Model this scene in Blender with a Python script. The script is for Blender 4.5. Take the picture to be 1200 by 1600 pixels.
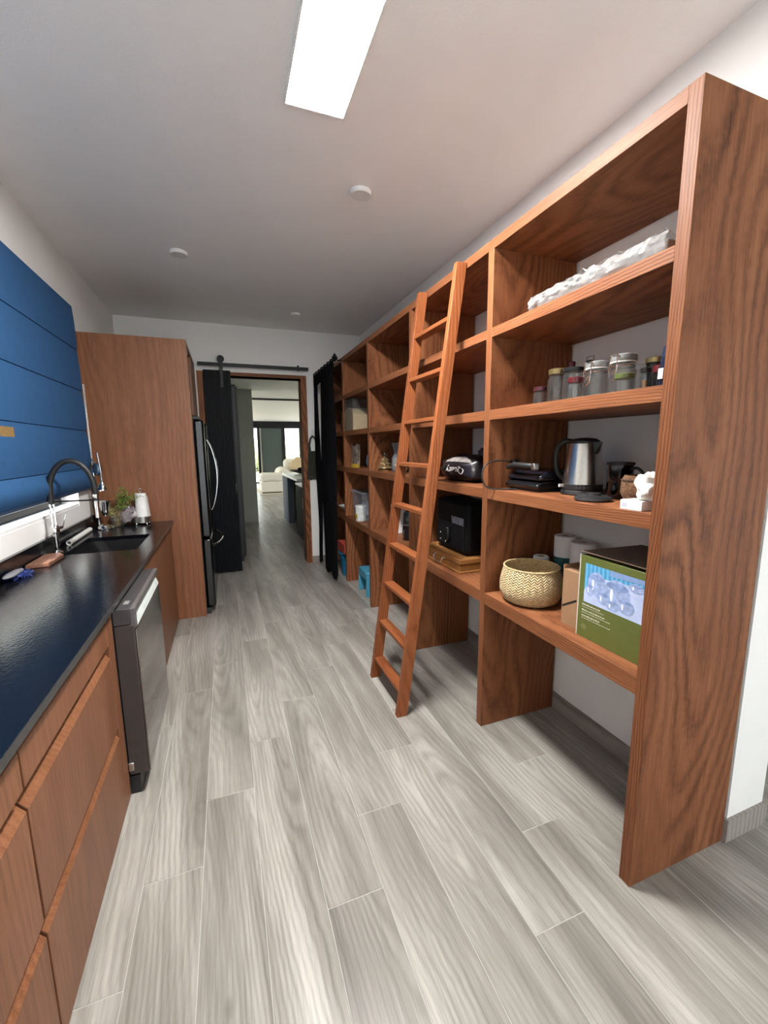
import bpy, bmesh, math, random
from mathutils import Vector, Matrix, noise as mnoise
random.seed(7)
PI = math.pi
S = bpy.context.scene
C = S.collection
for o in list(bpy.data.objects):
    bpy.data.objects.remove(o)

# ------------------------------------------------------------------ camera
CAMH = 1.54
cam = bpy.data.cameras.new('camera')
cam.sensor_fit = 'VERTICAL'; cam.sensor_height = 36.0; cam.sensor_width = 27.0
cam.lens = 653.96 * 36.0 / 1600.0
cam.clip_start = 0.02; cam.clip_end = 200
camo = bpy.data.objects.new('camera', cam); C.objects.link(camo)
R_ = Vector((0.93616261, -0.35144484, -0.00927827))
U_ = Vector((0.0623359, 0.13995884, 0.98819318))
F_ = Vector((0.34599682, 0.92568788, -0.15293186))
camo.matrix_world = Matrix(((R_.x, U_.x, -F_.x, 0), (R_.y, U_.y, -F_.y, 0), (R_.z, U_.z, -F_.z, CAMH), (0, 0, 0, 1)))
S.camera = camo

# ------------------------------------------------------------------ world, exposure
LED_STRENGTH = 265.0
w = bpy.data.worlds.new('sky'); S.world = w; w.use_nodes = True
bg = w.node_tree.nodes['Background']
bg.inputs['Color'].default_value = (0.93, 0.97, 1.0, 1); bg.inputs['Strength'].default_value = 3.9
sn = bpy.data.lights.new('sun', 'SUN'); sn.energy = 12.0; sn.angle = math.radians(2); sn.color = (1, .96, .88)
sno = bpy.data.objects.new('sun', sn); C.objects.link(sno); sno.rotation_euler = Vector((.42, .42, -.80)).to_track_quat('-Z', 'Y').to_euler()
S.view_settings.view_transform = 'Standard'; S.view_settings.look = 'None'
S.view_settings.exposure = 0.12; S.view_settings.gamma = 1.0
S.view_settings.use_curve_mapping = False
S.cycles.max_bounces = 14; S.cycles.diffuse_bounces = 8; S.cycles.transparent_max_bounces = 24

# ------------------------------------------------------------------ materials
def rgba(c): return (c[0], c[1], c[2], 1.0)
def srgb(r, g, b):
    f = lambda u: (u / 255 / 12.92) if u / 255 <= 0.04045 else ((u / 255 + 0.055) / 1.055) ** 2.4
    return (f(r), f(g), f(b))
def newmat(name):
    m = bpy.data.materials.new(name); m.use_nodes = True
    nt = m.node_tree; p = nt.nodes['Principled BSDF']
    return m, nt, p
def L(nt, a, b): nt.links.new(a, b)
def mat(name, col, rough=.5, metal=0., var=.08, scale=25., bump=0., bscale=None, emit=None, es=0., coat=0., spec=.5, sheen=0.):
    m, nt, p = newmat(name)
    p.inputs['Roughness'].default_value = rough; p.inputs['Metallic'].default_value = metal
    p.inputs['Specular IOR Level'].default_value = spec
    if coat: p.inputs['Coat Weight'].default_value = coat; p.inputs['Coat Roughness'].default_value = .08
    if sheen: p.inputs['Sheen Weight'].default_value = sheen
    tc = nt.nodes.new('ShaderNodeTexCoord')
    n = nt.nodes.new('ShaderNodeTexNoise'); n.inputs['Scale'].default_value = scale; n.inputs['Detail'].default_value = 4
    L(nt, tc.outputs['Object'], n.inputs['Vector'])
    r = nt.nodes.new('ShaderNodeValToRGB')
    r.color_ramp.elements[0].position = .3; r.color_ramp.elements[1].position = .7
    r.color_ramp.elements[0].color = rgba([c * (1 - var) for c in col]); r.color_ramp.elements[1].color = rgba([min(1, c * (1 + var)) for c in col])
    L(nt, n.outputs['Fac'], r.inputs['Fac']); L(nt, r.outputs['Color'], p.inputs['Base Color'])
    if bump:
        n2 = nt.nodes.new('ShaderNodeTexNoise'); n2.inputs['Scale'].default_value = bscale or scale * 6; n2.inputs['Detail'].default_value = 3
        L(nt, tc.outputs['Object'], n2.inputs['Vector'])
        b = nt.nodes.new('ShaderNodeBump'); b.inputs['Strength'].default_value = bump; b.inputs['Distance'].default_value = .01
        L(nt, n2.outputs['Fac'], b.inputs['Height']); L(nt, b.outputs['Normal'], p.inputs['Normal'])
    if emit: p.inputs['Emission Color'].default_value = rgba(emit); p.inputs['Emission Strength'].default_value = es
    return m
def wood(name, axis, dark, mid, light, rough=.5, ring=34., spread=.2, tilt=.035, warp=.045, pores=.58, ringw=.34, band=.42, bump=.08, contrast=(.27, .5, .73), randval=.12, knots=False, spec=.16):
    m, nt, p = newmat(name)
    p.inputs['Roughness'].default_value = rough; p.inputs['Specular IOR Level'].default_value = spec
    ai = 'XYZ'.index(axis); cr = [i for i in range(3) if i != ai]
    def N(t): return nt.nodes.new(t)
    def vm(op, a, b=None, sc=None):
        n = N('ShaderNodeVectorMath'); n.operation = op
        for i, q in enumerate((a, b)):
            if q is None: continue
            if isinstance(q, (tuple, list)): n.inputs[i].default_value = q
            else: L(nt, q, n.inputs[i])
        if sc is not None:
            if isinstance(sc, (int, float)): n.inputs['Scale'].default_value = sc
            else: L(nt, sc, n.inputs['Scale'])
        return n.outputs[0]
    def mth(op, a, b=None, c=None):
        n = N('ShaderNodeMath'); n.operation = op
        for i, q in enumerate((a, b, c)):
            if q is None: continue
            if isinstance(q, (int, float)): n.inputs[i].default_value = q
            else: L(nt, q, n.inputs[i])
        return n.outputs[0]
    def ax(v, d=0.):
        l = [d, d, d]; l[ai] = v; return tuple(l)
    tc = N('ShaderNodeTexCoord'); oi = N('ShaderNodeObjectInfo')
    wn = N('ShaderNodeTexWhiteNoise'); wn.noise_dimensions = '1D'; L(nt, mth('MULTIPLY', oi.outputs['Random'], 97.), wn.inputs['W'])
    rnd = vm('SUBTRACT', wn.outputs['Color'], (.5, .5, .5))
    sp = [2 * spread] * 3; sp[ai] = 6.
    P = vm('ADD', tc.outputs['Object'], vm('MULTIPLY', rnd, tuple(sp)))
    # slow warp along the grain
    n1 = N('ShaderNodeTexNoise'); n1.inputs['Scale'].default_value = 3.2; n1.inputs['Detail'].default_value = 1.2
    L(nt, vm('MULTIPLY', P, ax(.28, 1.)), n1.inputs['Vector'])
    wv_ = vm('SCALE', vm('SUBTRACT', n1.outputs['Color'], (.5, .5, .5)), None, warp * 2)
    sep = N('ShaderNodeSeparateXYZ'); L(nt, P, sep.inputs[0]); g = sep.outputs[ai]
    tl = [0., 0., 0.]; tl[cr[0]] = tilt; tl[cr[1]] = tilt * .8
    T = vm('SCALE', tuple(tl), None, g)
    Q = vm('ADD', vm('ADD', P, wv_), T)
    wv = N('ShaderNodeTexWave'); wv.wave_type = 'RINGS'; wv.rings_direction = axis; wv.wave_profile = 'SIN'
    wv.inputs['Scale'].default_value = ring; wv.inputs['Distortion'].default_value = 1.6; wv.inputs['Detail'].default_value = 1.5; wv.inputs['Detail Scale'].default_value = 1.0
    L(nt, Q, wv.inputs['Vector'])
    nf = N('ShaderNodeTexNoise'); nf.inputs['Scale'].default_value = 210; nf.inputs['Detail'].default_value = 3; nf.inputs['Roughness'].default_value = .6
    L(nt, vm('MULTIPLY', P, ax(.035, 1.)), nf.inputs['Vector'])
    nb = N('ShaderNodeTexNoise'); nb.inputs['Scale'].default_value = 9.; nb.inputs['Detail'].default_value = 3.5
    L(nt, vm('MULTIPLY', Q, ax(.09, 1.)), nb.inputs['Vector'])
    tot = ringw + pores + band
    n3 = N('ShaderNodeTexNoise'); n3.inputs['Scale'].default_value = 4.5; n3.inputs['Detail'].default_value = 2
    L(nt, vm('MULTIPLY', P, ax(.3, 1.)), n3.inputs['Vector'])
    amp = N('ShaderNodeMapRange'); amp.inputs['From Min'].default_value = .32; amp.inputs['From Max'].default_value = .68; L(nt, n3.outputs['Fac'], amp.inputs['Value'])
    rg = mth('MULTIPLY_ADD', mth('SUBTRACT', mth('POWER', wv.outputs['Fac'], .6), .6), mth('MULTIPLY_ADD', amp.outputs[0], .75, .25), .52)
    v = mth('MULTIPLY', rg, ringw / tot)
    v = mth('MULTIPLY_ADD', nf.outputs['Fac'], pores / tot, v)
    v = mth('MULTIPLY_ADD', nb.outputs['Fac'], band / tot, v)
    r = N('ShaderNodeValToRGB'); e = r.color_ramp.elements
    e[0].position = contrast[0]; e[0].color = rgba(dark); e[1].position = contrast[2]; e[1].color = rgba(light)
    k = e.new(contrast[1]); k.color = rgba(mid)
    L(nt, v, r.inputs['Fac'])
    hv = N('ShaderNodeHueSaturation')
    mr = N('ShaderNodeMapRange'); mr.inputs['To Min'].default_value = 1 - randval; mr.inputs['To Max'].default_value = 1 + randval
    L(nt, oi.outputs['Random'], mr.inputs['Value']); L(nt, mr.outputs[0], hv.inputs['Value'])
    col = r.outputs['Color']
    if knots:
        vo = N('ShaderNodeTexVoronoi'); vo.inputs['Scale'].default_value = 2.6; L(nt, vm('MULTIPLY', Q, ax(.55, 1.)), vo.inputs['Vector'])
        kr = N('ShaderNodeValToRGB'); ke = kr.color_ramp.elements; ke[0].position = .015; ke[0].color = (1, 1, 1, 1); ke[1].position = .06; ke[1].color = (0, 0, 0, 1)
        L(nt, vo.outputs['Distance'], kr.inputs['Fac'])
        mx = N('ShaderNodeMixRGB'); mx.inputs['Color2'].default_value = rgba(dark); L(nt, mth('MULTIPLY', kr.outputs['Color'], .6), mx.inputs['Fac']); L(nt, col, mx.inputs['Color1']); col = mx.outputs['Color']
    L(nt, col, hv.inputs['Color']); L(nt, hv.outputs['Color'], p.inputs['Base Color'])
    b = N('ShaderNodeBump'); b.inputs['Strength'].default_value = bump; b.inputs['Distance'].default_value = .004
    L(nt, nf.outputs['Fac'], b.inputs['Height']); L(nt, b.outputs['Normal'], p.inputs['Normal'])
    return m
def thin_glass(name, tint=(.97, .98, .98), refl=.08, rough=.02, fres=1.45, haze=0., hazecol=(.8, .8, .8)):
    m, nt, p = newmat(name); nt.nodes.remove(p)
    out = nt.nodes['Material Output']
    t = nt.nodes.new('ShaderNodeBsdfTransparent'); t.inputs['Color'].default_value = rgba(tint)
    g = nt.nodes.new('ShaderNodeBsdfGlossy'); g.inputs['Roughness'].default_value = rough
    lw = nt.nodes.new('ShaderNodeLayerWeight'); lw.inputs['Blend'].default_value = .5
    pw = nt.nodes.new('ShaderNodeMath'); pw.operation = 'POWER'; pw.inputs[1].default_value = 4.; L(nt, lw.outputs['Facing'], pw.inputs[0])
    fr = nt.nodes.new('ShaderNodeMath'); fr.operation = 'MULTIPLY_ADD'; fr.inputs[1].default_value = .6; fr.inputs[2].default_value = ((fres - 1) / (fres + 1)) ** 2; L(nt, pw.outputs[0], fr.inputs[0])
    n = nt.nodes.new('ShaderNodeTexNoise'); n.inputs['Scale'].default_value = 3
    ma = nt.nodes.new('ShaderNodeMath'); ma.operation = 'MULTIPLY_ADD'; ma.inputs[1].default_value = .01; L(nt, n.outputs['Fac'], ma.inputs[0]); L(nt, fr.outputs[0], ma.inputs[2])
    mx = nt.nodes.new('ShaderNodeMixShader'); L(nt, ma.outputs[0], mx.inputs['Fac'])
    L(nt, t.outputs[0], mx.inputs[1]); L(nt, g.outputs[0], mx.inputs[2])
    last = mx
    if haze:
        d = nt.nodes.new('ShaderNodeBsdfDiffuse'); d.inputs['Color'].default_value = rgba(hazecol)
        m2 = nt.nodes.new('ShaderNodeMixShader'); m2.inputs['Fac'].default_value = haze
        L(nt, mx.outputs[0], m2.inputs[1]); L(nt, d.outputs[0], m2.inputs[2]); last = m2
    L(nt, last.outputs[0], out.inputs['Surface'])
    return m

OD, OM, OL = (.066, .0215, .0088), (.198, .072, .030), (.30, .125, .056)
M_wz = wood('oak_vertical', 'Z', OD, OM, OL)
M_wy = wood('oak_lengthwise', 'Y', OD, OM, OL)
M_wx = wood('oak_crosswise', 'X', OD, OM, OL)
LD, LM_, LL = (.085, .024, .009), (.225, .070, .025), (.32, .115, .046)
M_lz = wood('ladder_oak_vertical', 'Z', LD, LM_, LL, rough=.38)
M_ly = wood('ladder_oak_lengthwise', 'Y', LD, LM_, LL, rough=.38)
KD, KM, KL = (.095, .036, .016), (.185, .074, .034), (.265, .116, .058)
M_kz = wood('cabinet_oak_vertical', 'Z', KD, KM, KL, rough=.42, ring=14, ringw=.16, band=.45, spec=.3)
M_floor = wood('wood_look_porcelain', 'Y', (.125, .112, .096), (.262, .243, .217), (.455, .43, .395), rough=.3, ring=17, spread=.09, tilt=.06, warp=.07, pores=.24, ringw=.11, band=.62, bump=.02, contrast=(.27, .48, .67), randval=.08, knots=True, spec=.5)
M_grout = mat('grout', (.46, .445, .42), .8)
M_base = wood('baseboard_porcelain', 'Y', (.16, .14, .12), (.27, .245, .22), (.36, .33, .30), rough=.4, ring=12, pores=.3, bump=.02, randval=.03)
M_wall = mat('plaster_wall', (.79, .78, .76), .85, var=.015, scale=6, bump=.12, bscale=160)
M_ceil = mat('plaster_ceiling', (.82, .815, .805), .9, var=.015, scale=5, bump=.10, bscale=140)
M_granite = mat('leathered_black_granite', (.003, .0035, .005), .15, var=.5, scale=160, bump=.07, bscale=110, spec=.5)
M_granite_edge = mat('polished_granite_edge', (.03, .03, .03), .22, var=.3, scale=120)
M_black = mat('matte_black', (.012, .012, .013), .5, var=.1)
M_blackgloss = mat('gloss_black_plastic', (.008, .008, .009), .18, var=.1)
M_blackmetal = mat('black_metal', (.010, .010, .012), .45, var=.1, spec=.25)
M_slat = mat('black_fluted_wood', (.005, .006, .008), .5, spec=.12, var=.2, scale=40)
M_steel = mat('brushed_steel', (.55, .53, .50), .28, metal=1., var=.05, scale=60)
M_dsteel = mat('dark_stainless', (.24, .225, .215), .07, metal=1., var=.03, scale=50)
M_chrome = mat('chrome', (.80, .80, .80), .08, metal=1., var=.02)
M_dwside = mat('dishwasher_side', (.045, .035, .033), .45, var=.1)
M_blind = mat('blue_blind_fabric', (.029, .092, .215), .8, var=.05, scale=14, bump=.10, bscale=420, spec=.15)
M_blinddark = mat('blue_blind_backing', (.012, .03, .07), .8)
M_brass = mat('brass_tag', (.50, .33, .13), .35, metal=.6, var=.2, scale=90)
M_white = mat('white_paint', (.78, .78, .77), .5, var=.02)
M_whitepl = mat('white_plastic', (.72, .72, .70), .35, var=.02)
M_paper = mat('white_paper', (.75, .74, .72), .9, var=.03, bump=.15, bscale=120)
M_glass = thin_glass('window_glass')
M_jar = thin_glass('jar_glass', (.93, .945, .94), fres=1.45, haze=.018, hazecol=(.55, .57, .56))
M_darkjar = thin_glass('dark_jar_glass', (.35, .34, .30), fres=1.4, haze=.15, hazecol=(.03, .03, .025))
M_clearpl = thin_glass('clear_plastic', (.82, .84, .86), fres=1.3, rough=.15, haze=.14, hazecol=(.62, .66, .72))
M_wrap = thin_glass('plastic_wrap', (.85, .85, .85), fres=1.7, rough=.14, haze=.14, hazecol=(.72, .71, .70))
M_tint = thin_glass('tinted_glass', (.10, .125, .115), fres=1.5, rough=.02, haze=.45, hazecol=(.16, .19, .175))
M_card = mat('cardboard', (.30, .17, .09), .8, var=.08, scale=12)
M_green = mat('olive_box_print', (.105, .125, .028), .45, var=.04)
M_basket_col = (.62, .47, .25)

M_clearbox = thin_glass('clear_box_plastic', (.92, .93, .93), fres=1.4, rough=.1, haze=.04, hazecol=(.62, .64, .66))
# ------------------------------------------------------------------ mesh builder
class MB:
    def __init__(s): s.v = []; s.f = []; s.uv = None
    def add(s, vs, fs):
        n = len(s.v); s.v += [tuple(v) for v in vs]; s.f += [tuple(i + n for i in f) for f in fs]; return s
    def box(s, x0, x1, y0, y1, z0, z1):
        vs = [(x, y, z) for x in (x0, x1) for y in (y0, y1) for z in (z0, z1)]
        return s.add(vs, [(0, 1, 3, 2), (4, 6, 7, 5), (0, 4, 5, 1), (2, 3, 7, 6), (0, 2, 6, 4), (1, 5, 7, 3)])
    def cbox(s, c, d): return s.box(c[0] - d[0] / 2, c[0] + d[0] / 2, c[1] - d[1] / 2, c[1] + d[1] / 2, c[2], c[2] + d[2])
    def prism(s, pts, axis, a0, a1):
        # pts in the plane normal to axis, in order of the two remaining axes
        n = len(pts); ai = 'XYZ'.index(axis)
        def mk(p, a):
            q = list(p); q.insert(ai, a); return q
        vs = [mk(p, a0) for p in pts] + [mk(p, a1) for p in pts]
        fs = [tuple(range(n)), tuple(range(2 * n - 1, n - 1, -1))] + [(i, i + n, (i + 1) % n + n, (i + 1) % n) for i in range(n)]
        return s.add(vs, fs)
    def tube(s, pts, r, n=10, closed=False):
        P = [Vector(p) for p in pts]; m = len(P); rs = r if isinstance(r, (list, tuple)) else [r] * m
        vs = []; up = None
        for i in range(m):
            if closed: t = (P[(i + 1) % m] - P[i - 1])
            else: t = P[min(i + 1, m - 1)] - P[max(i - 1, 0)]
            t.normalize()
            if up is None:
                up = Vector((0, 0, 1)) if abs(t.z) < .9 else Vector((1, 0, 0))
            a = t.cross(up)
            if a.length < 1e-5: a = t.cross(Vector((0, 1, 0)))
            a.normalize(); b = a.cross(t).normalized(); up = b
            for k in range(n):
                an = 2 * PI * k / n; vs.append(P[i] + (a * math.cos(an) + b * math.sin(an)) * rs[i])
        fs = []
        for i in range(m if closed else m - 1):
            j = (i + 1) % m
            for k in range(n):
                fs.append((i * n + k, i * n + (k + 1) % n, j * n + (k + 1) % n, j * n + k))
        if not closed:
            fs += [tuple(range(n - 1, -1, -1)), tuple(range((m - 1) * n, m * n))]
        return s.add(vs, fs)
    def lathe(s, prof, c=(0, 0, 0), n=24, closed=False, capb=True, capt=True):
        vs = []; m = len(prof)
        for (r, z) in prof:
            for k in range(n):
                a = 2 * PI * k / n; vs.append((c[0] + r * math.cos(a), c[1] + r * math.sin(a), c[2] + z))
        fs = []
        for i in range(m - 1 + (1 if closed else 0)):
            j = (i + 1) % m
            for k in range(n):
                fs.append((i * n + k, i * n + (k + 1) % n, j * n + (k + 1) % n, j * n + k))
        if not closed:
            if capb: fs.append(tuple(range(n - 1, -1, -1)))
            if capt: fs.append(tuple(range((m - 1) * n, m * n)))
        return s.add(vs, fs)
    def blob(s, c, r, seed=0, amp=.08, freq=3., ex=.8, nu=24, nv=14, flat=0.):
        vs = []; sg = lambda u, e: math.copysign(abs(u) ** e, u)
        for j in range(nv + 1):
            ph = -PI / 2 + PI * j / nv
            for i in range(nu):
                th = 2 * PI * i / nu
                d = Vector((sg(math.cos(ph), ex) * sg(math.cos(th), ex), sg(math.cos(ph), ex) * sg(math.sin(th), ex), sg(math.sin(ph), ex)))
                k = 1 + amp * mnoise.noise(d * freq + Vector((seed * 3.1, seed * 1.7, seed)))
                z = max(d.z * k, -1.0)
                vs.append((c[0] + d.x * r[0] * k, c[1] + d.y * r[1] * k, c[2] + z * r[2]))
        fs = []
        for j in range(nv):
            for i in range(nu):
                fs.append((j * nu + i, j * nu + (i + 1) % nu, (j + 1) * nu + (i + 1) % nu, (j + 1) * nu + i))
        return s.add(vs, fs)
    def sheet(s, fn, nu, nv, thick=0.002):
        # fn(u,v)->point; solid sheet of small thickness along the normal
        P = [[Vector(fn(u / nu, v / nv)) for u in range(nu + 1)] for v in range(nv + 1)]
        top = []; bot = []
        for v in range(nv + 1):
            for u in range(nu + 1):
                du = P[v][min(u + 1, nu)] - P[v][max(u - 1, 0)]; dv = P[min(v + 1, nv)][u] - P[max(v - 1, 0)][u]
                n = du.cross(dv); n = n.normalized() if n.length > 1e-9 else Vector((0, 0, 1))
                top.append(P[v][u] + n * thick / 2); bot.append(P[v][u] - n * thick / 2)
        W = nu + 1; N = len(top); fs = []
        for v in range(nv):
            for u in range(nu):
                a, b, c, d = v * W + u, v * W + u + 1, (v + 1) * W + u + 1, (v + 1) * W + u
                fs.append((a, b, c, d)); fs.append((N + d, N + c, N + b, N + a))
        edge = [u for u in range(W)] + [v * W + nu for v in range(1, nv + 1)] + [nv * W + u for u in range(nu - 1, -1, -1)] + [v * W for v in range(nv - 1, 0, -1)]
        for i in range(len(edge)):
            a, b = edge[i], edge[(i + 1) % len(edge)]
            fs.append((b, a, N + a, N + b))
        return s.add(top + bot, fs)
    def rot(s, M, c=(0, 0, 0)):
        c = Vector(c); s.v = [tuple(M @ (Vector(v) - c) + c) for v in s.v]; return s
    def move(s, d): s.v = [tuple(Vector(v) + Vector(d)) for v in s.v]; return s
    def mesh(s, name):
        me = bpy.data.meshes.new(name); me.from_pydata(s.v, [], s.f); me.update()
        bm = bmesh.new(); bm.from_mesh(me); bmesh.ops.recalc_face_normals(bm, faces=bm.faces); bm.to_mesh(me); bm.free()
        me.polygons.foreach_set('use_smooth', [True] * len(me.polygons)); me.set_sharp_from_angle(angle=math.radians(38))
        return me
    def build(s, name, m, parent=None, bevel=0., world=False, seg=2, origin=None):
        if parent is not None and world:
            r = Vector(thing_loc(parent)); s.move(-r)
        loc = None
        if parent is None:
            if origin is None:
                xs = [v[0] for v in s.v]; ys = [v[1] for v in s.v]; zs = [v[2] for v in s.v]
                origin = ((min(xs) + max(xs)) / 2, (min(ys) + max(ys)) / 2, min(zs))
            loc = Vector(origin); s.move(-loc)
        me = s.mesh(name); me.materials.append(m)
        o = bpy.data.objects.new(name, me); C.objects.link(o)
        if loc is not None: o.location = loc
        if parent is not None: o.parent = parent
        if bevel:
            b = o.modifiers.new('bevel', 'BEVEL'); b.width = bevel; b.segments = seg; b.limit_method = 'ANGLE'; b.angle_limit = math.radians(40)
        return o
def thing_loc(o):
    v = Vector((0, 0, 0))
    while o is not None: v += o.location; o = o.parent
    return v
def tag(o, label, cat, group=None, kind=None):
    o['label'] = label; o['category'] = cat
    if group: o['group'] = group
    if kind: o['kind'] = kind
    return o
def thing(name, label, cat, loc=(0, 0, 0), rz=0., group=None):
    o = bpy.data.objects.new(name, None); C.objects.link(o); o.empty_display_size = .05
    o.location = loc; o.rotation_euler = (0, 0, rz); tag(o, label, cat, group); return o
def struct(name, mb, m, bevel=0.):
    o = mb.build(name, m, None, bevel, origin=(0, 0, 0)); o['kind'] = 'structure'; return o
def part(name, mb, m, parent, bevel=0., world=True, label=None):
    o = mb.build(name, m, parent, bevel, world)
    if label: o['label'] = label
    return o
def text_mesh(body, size, extrude=.0006):
    cu = bpy.data.curves.new('lettering', 'FONT'); cu.body = body; cu.size = size; cu.extrude = extrude; cu.align_x = 'CENTER'; cu.align_y = 'CENTER'
    ob = bpy.data.objects.new('lettering_tmp', cu); C.objects.link(ob)
    bpy.context.view_layer.update()
    dg = bpy.context.evaluated_depsgraph_get()
    me = bpy.data.meshes.new_from_object(ob.evaluated_get(dg))
    mb = MB(); mb.v = [tuple(v.co) for v in me.vertices]; mb.f = [tuple(p.vertices) for p in me.polygons]
    bpy.data.objects.remove(ob)
    return mb

# ================================================================== STRUCTURE
ZC = 2.987; XL = -1.055; XR = 1.745; YF = 5.53; XF = 1.235
# floor with planks
fl = struct('floor', MB().box(-1.3, 4.4, -3.2, 5.7, -.08, -.0015).box(-3.2, 6.4, 5.7, 20.2, -.08, -.0015), M_grout)
plank = MB().box(-.0988, .0988, -.6238, .6238, -.012, 0).mesh('plank'); plank.materials.append(M_floor)
def add_plank(x, y0, y1, first=[True]):
    ln = y1 - y0
    if abs(ln - 1.25) < .01: me = plank
    else:
        me = MB().box(-.0988, .0988, -ln / 2 + .0012, ln / 2 - .0012, -.012, 0).mesh('plank'); me.materials.append(M_floor)
    o = bpy.data.objects.new('plank', me); C.objects.link(o); o.location = (x, (y0 + y1) / 2, 0); o.parent = fl
    if me is plank:
        b = o.modifiers.new('bevel', 'BEVEL'); b.width = .0012; b.segments = 1
for k in range(-1, 14):
    xc = -.372 + .2 * k + .1
    j = 1.5 + .3125 * k
    j -= 1.25 * math.floor((j + .9) / 1.25)          # first joint at or just below -0.9+
    ymax = 12.0 if 2 <= k <= 8 else (5.6 if k <= 10 else 2.4)
    y = j
    if y > -.9: add_plank(xc, max(-.9, y - 1.25), y)
    while y < ymax - .05:
        y1 = min(y + 1.25, ymax); add_plank(xc, y, y1); y = y1
# far living floor, too far for single planks
o = MB().box(-.0, 1.428, 12.0, 19.4, -.012, -.0005).box(1.428, 6.2, 5.75, 19.4, -.012, -.0005).box(-3, .028, 5.75, 19.4, -.012, -.0005).build('far_floor_planks', M_floor, fl)
o['kind'] = 'stuff'

struct('ceiling', MB().box(-1.3, 4.4, -3.2, 5.7, ZC, ZC + .1), M_ceil)
# left wall with window opening
WY0, WY1, WZ0, WZ1 = 1.45, 3.74, 1.125, 2.52
struct('wall_left', MB().box(XL - .2, XL, -3.2, WY0, 0, ZC).box(XL - .2, XL, WY1, 5.7, 0, ZC).box(XL - .2, XL, WY0, WY1, 0, WZ0).box(XL - .2, XL, WY0, WY1, WZ1, ZC), M_wall)
# right wall ends beside the bookcase
struct('wall_right', MB().box(XR, 1.965, .875, 5.7, 0, ZC), M_wall)
struct('baseboard_right', MB().box(XR - .012, XR, .875, YF, 0, .095).box(XR - .012, 1.977, .863, .875, 0, .095).box(1.965, 1.977, .875, 2.4, 0, .095), M_base)
# far wall with doorway
DX0, DX1, DZ = -.19, .955, 2.405
struct('wall_back', MB().box(XL, DX0, YF, 5.7, 0, ZC).box(DX1, XR, YF, 5.7, 0, ZC).box(DX0, DX1, YF, 5.7, DZ, ZC), M_wall)
struct('baseboard_back', MB().box(1.022, 1.733, YF - .012, YF, 0, .085), M_base)
tr = struct('trim_1', MB().box(DX0 - .07, DX0 + .005, YF - .018, 5.72, 0, DZ + .04), M_wz)
part('door_head', MB().box(DX0 + .005, DX1 - .005, YF - .018, 5.72, DZ, DZ + .04), M_wx, tr)
part('door_jamb', MB().box(DX1 - .005, DX1 + .065, YF - .018, 5.72, 0, DZ + .04), M_wz, tr)
# rest of the room behind the camera, daylight through glazed doors
struct('wall_front', MB().box(-1.3, -.9, -3.3, -3.2, 0, ZC).box(2.9, 4.4, -3.3, -3.2, 0, ZC).box(-.9, 2.9, -3.3, -3.2, 2.7, ZC), M_wall)
wn = struct('window_3', MB().box(-.9, 2.9, -3.3, -3.22, 0, .06), M_blackmetal)
part('frame', MB().box(-.9, 2.9, -3.3, -3.22, 2.64, 2.7), M_blackmetal, wn)
for x in (-.9, .97, 2.84): part('mullion', MB().box(x, x + .06, -3.3, -3.22, .06, 2.64), M_blackmetal, wn)
for x0, x1 in ((-.84, .97), (1.03, 2.84)): part('pane', MB().box(x0, x1, -3.262, -3.256, .06, 2.64), M_glass, wn)
struct('wall_side', MB().box(4.4, 4.5, -3.3, -2.4, 0, ZC).box(4.4, 4.5, -.86, 2.6, 0, ZC).box(4.4, 4.5, -2.4, -.86, 2.45, ZC), M_wall)
wn = struct('window_6', MB().box(4.42, 4.48, -2.4, -.86, 0, .06), M_blackmetal)
part('frame', MB().box(4.42, 4.48, -2.4, -.86, 2.39, 2.45), M_blackmetal, wn)
for y in (-2.4, -.92): part('mullion', MB().box(4.42, 4.48, y, y + .06, .06, 2.39), M_blackmetal, wn)
part('pane', MB().box(4.447, 4.453, -2.34, -.92, .06, 2.39), M_glass, wn)
struct('wall_alcove', MB().box(1.965, 4.5, 2.4, 2.6, 0, ZC), M_wall)

# window with sill under the blind
wn = struct('window_1', MB().box(-1.235, -1.06, WY0, WY1, WZ0, WZ0 + .018), M_white)
wn['label'] = 'white window sill and reveal below the blue blind'
part('frame', MB().box(-1.225, -1.165, WY0, WY1, WZ0 + .018, WZ0 + .06).box(-1.225, -1.165, WY0, WY1, WZ1 - .05, WZ1), M_blackmetal, wn, .003)
for y in (WY0, 2.55, WY1 - .045): part('stile', MB().box(-1.225, -1.165, y, y + .045, WZ0 + .06, WZ1 - .05), M_blackmetal, wn, .003)
for y0, y1 in ((WY0 + .045, 2.55), (2.595, WY1 - .045)): part('pane', MB().box(-1.2, -1.194, y0, y1, WZ0 + .06, WZ1 - .05), M_glass, wn)

# ================================================================== living room beyond the doorway
ZL = 2.72
M_lwall = mat('living_wall', (.42, .43, .38), .8, var=.03)
struct('wall_living_left', MB().box(-3.1, .57, 9.1, 9.3, 0, ZL), M_lwall)
struct('wall_hall_left', MB().box(-.62, -.47, 5.72, 9.1, 0, ZL), M_lwall)
struct('wall_living_right', MB().box(6.2, 6.4, 5.72, 9.0, 0, ZL).box(6.2, 6.4, 9.0, 19.6, 2.45, ZL), M_lwall)
struct('wall_living_near', MB().box(1.97, 6.2, 5.72, 5.8, 0, ZL), M_lwall)
struct('ceiling_living', MB().box(-3.2, 6.4, 5.7, 19.7, ZL, ZL + .1), mat('living_ceiling', (.78, .77, .72), .6, var=.02))
struct('trim_2', MB().box(-3.0, 6.2, 10.62, 10.74, ZL - .035, ZL), M_black)
wn = struct('window_2', MB().box(-3.0, 6.2, 19.48, 19.6, 2.42, 2.72), M_blackmetal)
part('sill_track', MB().box(-3.0, 6.2, 19.48, 19.6, 0, .05), M_blackmetal, wn)
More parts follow.
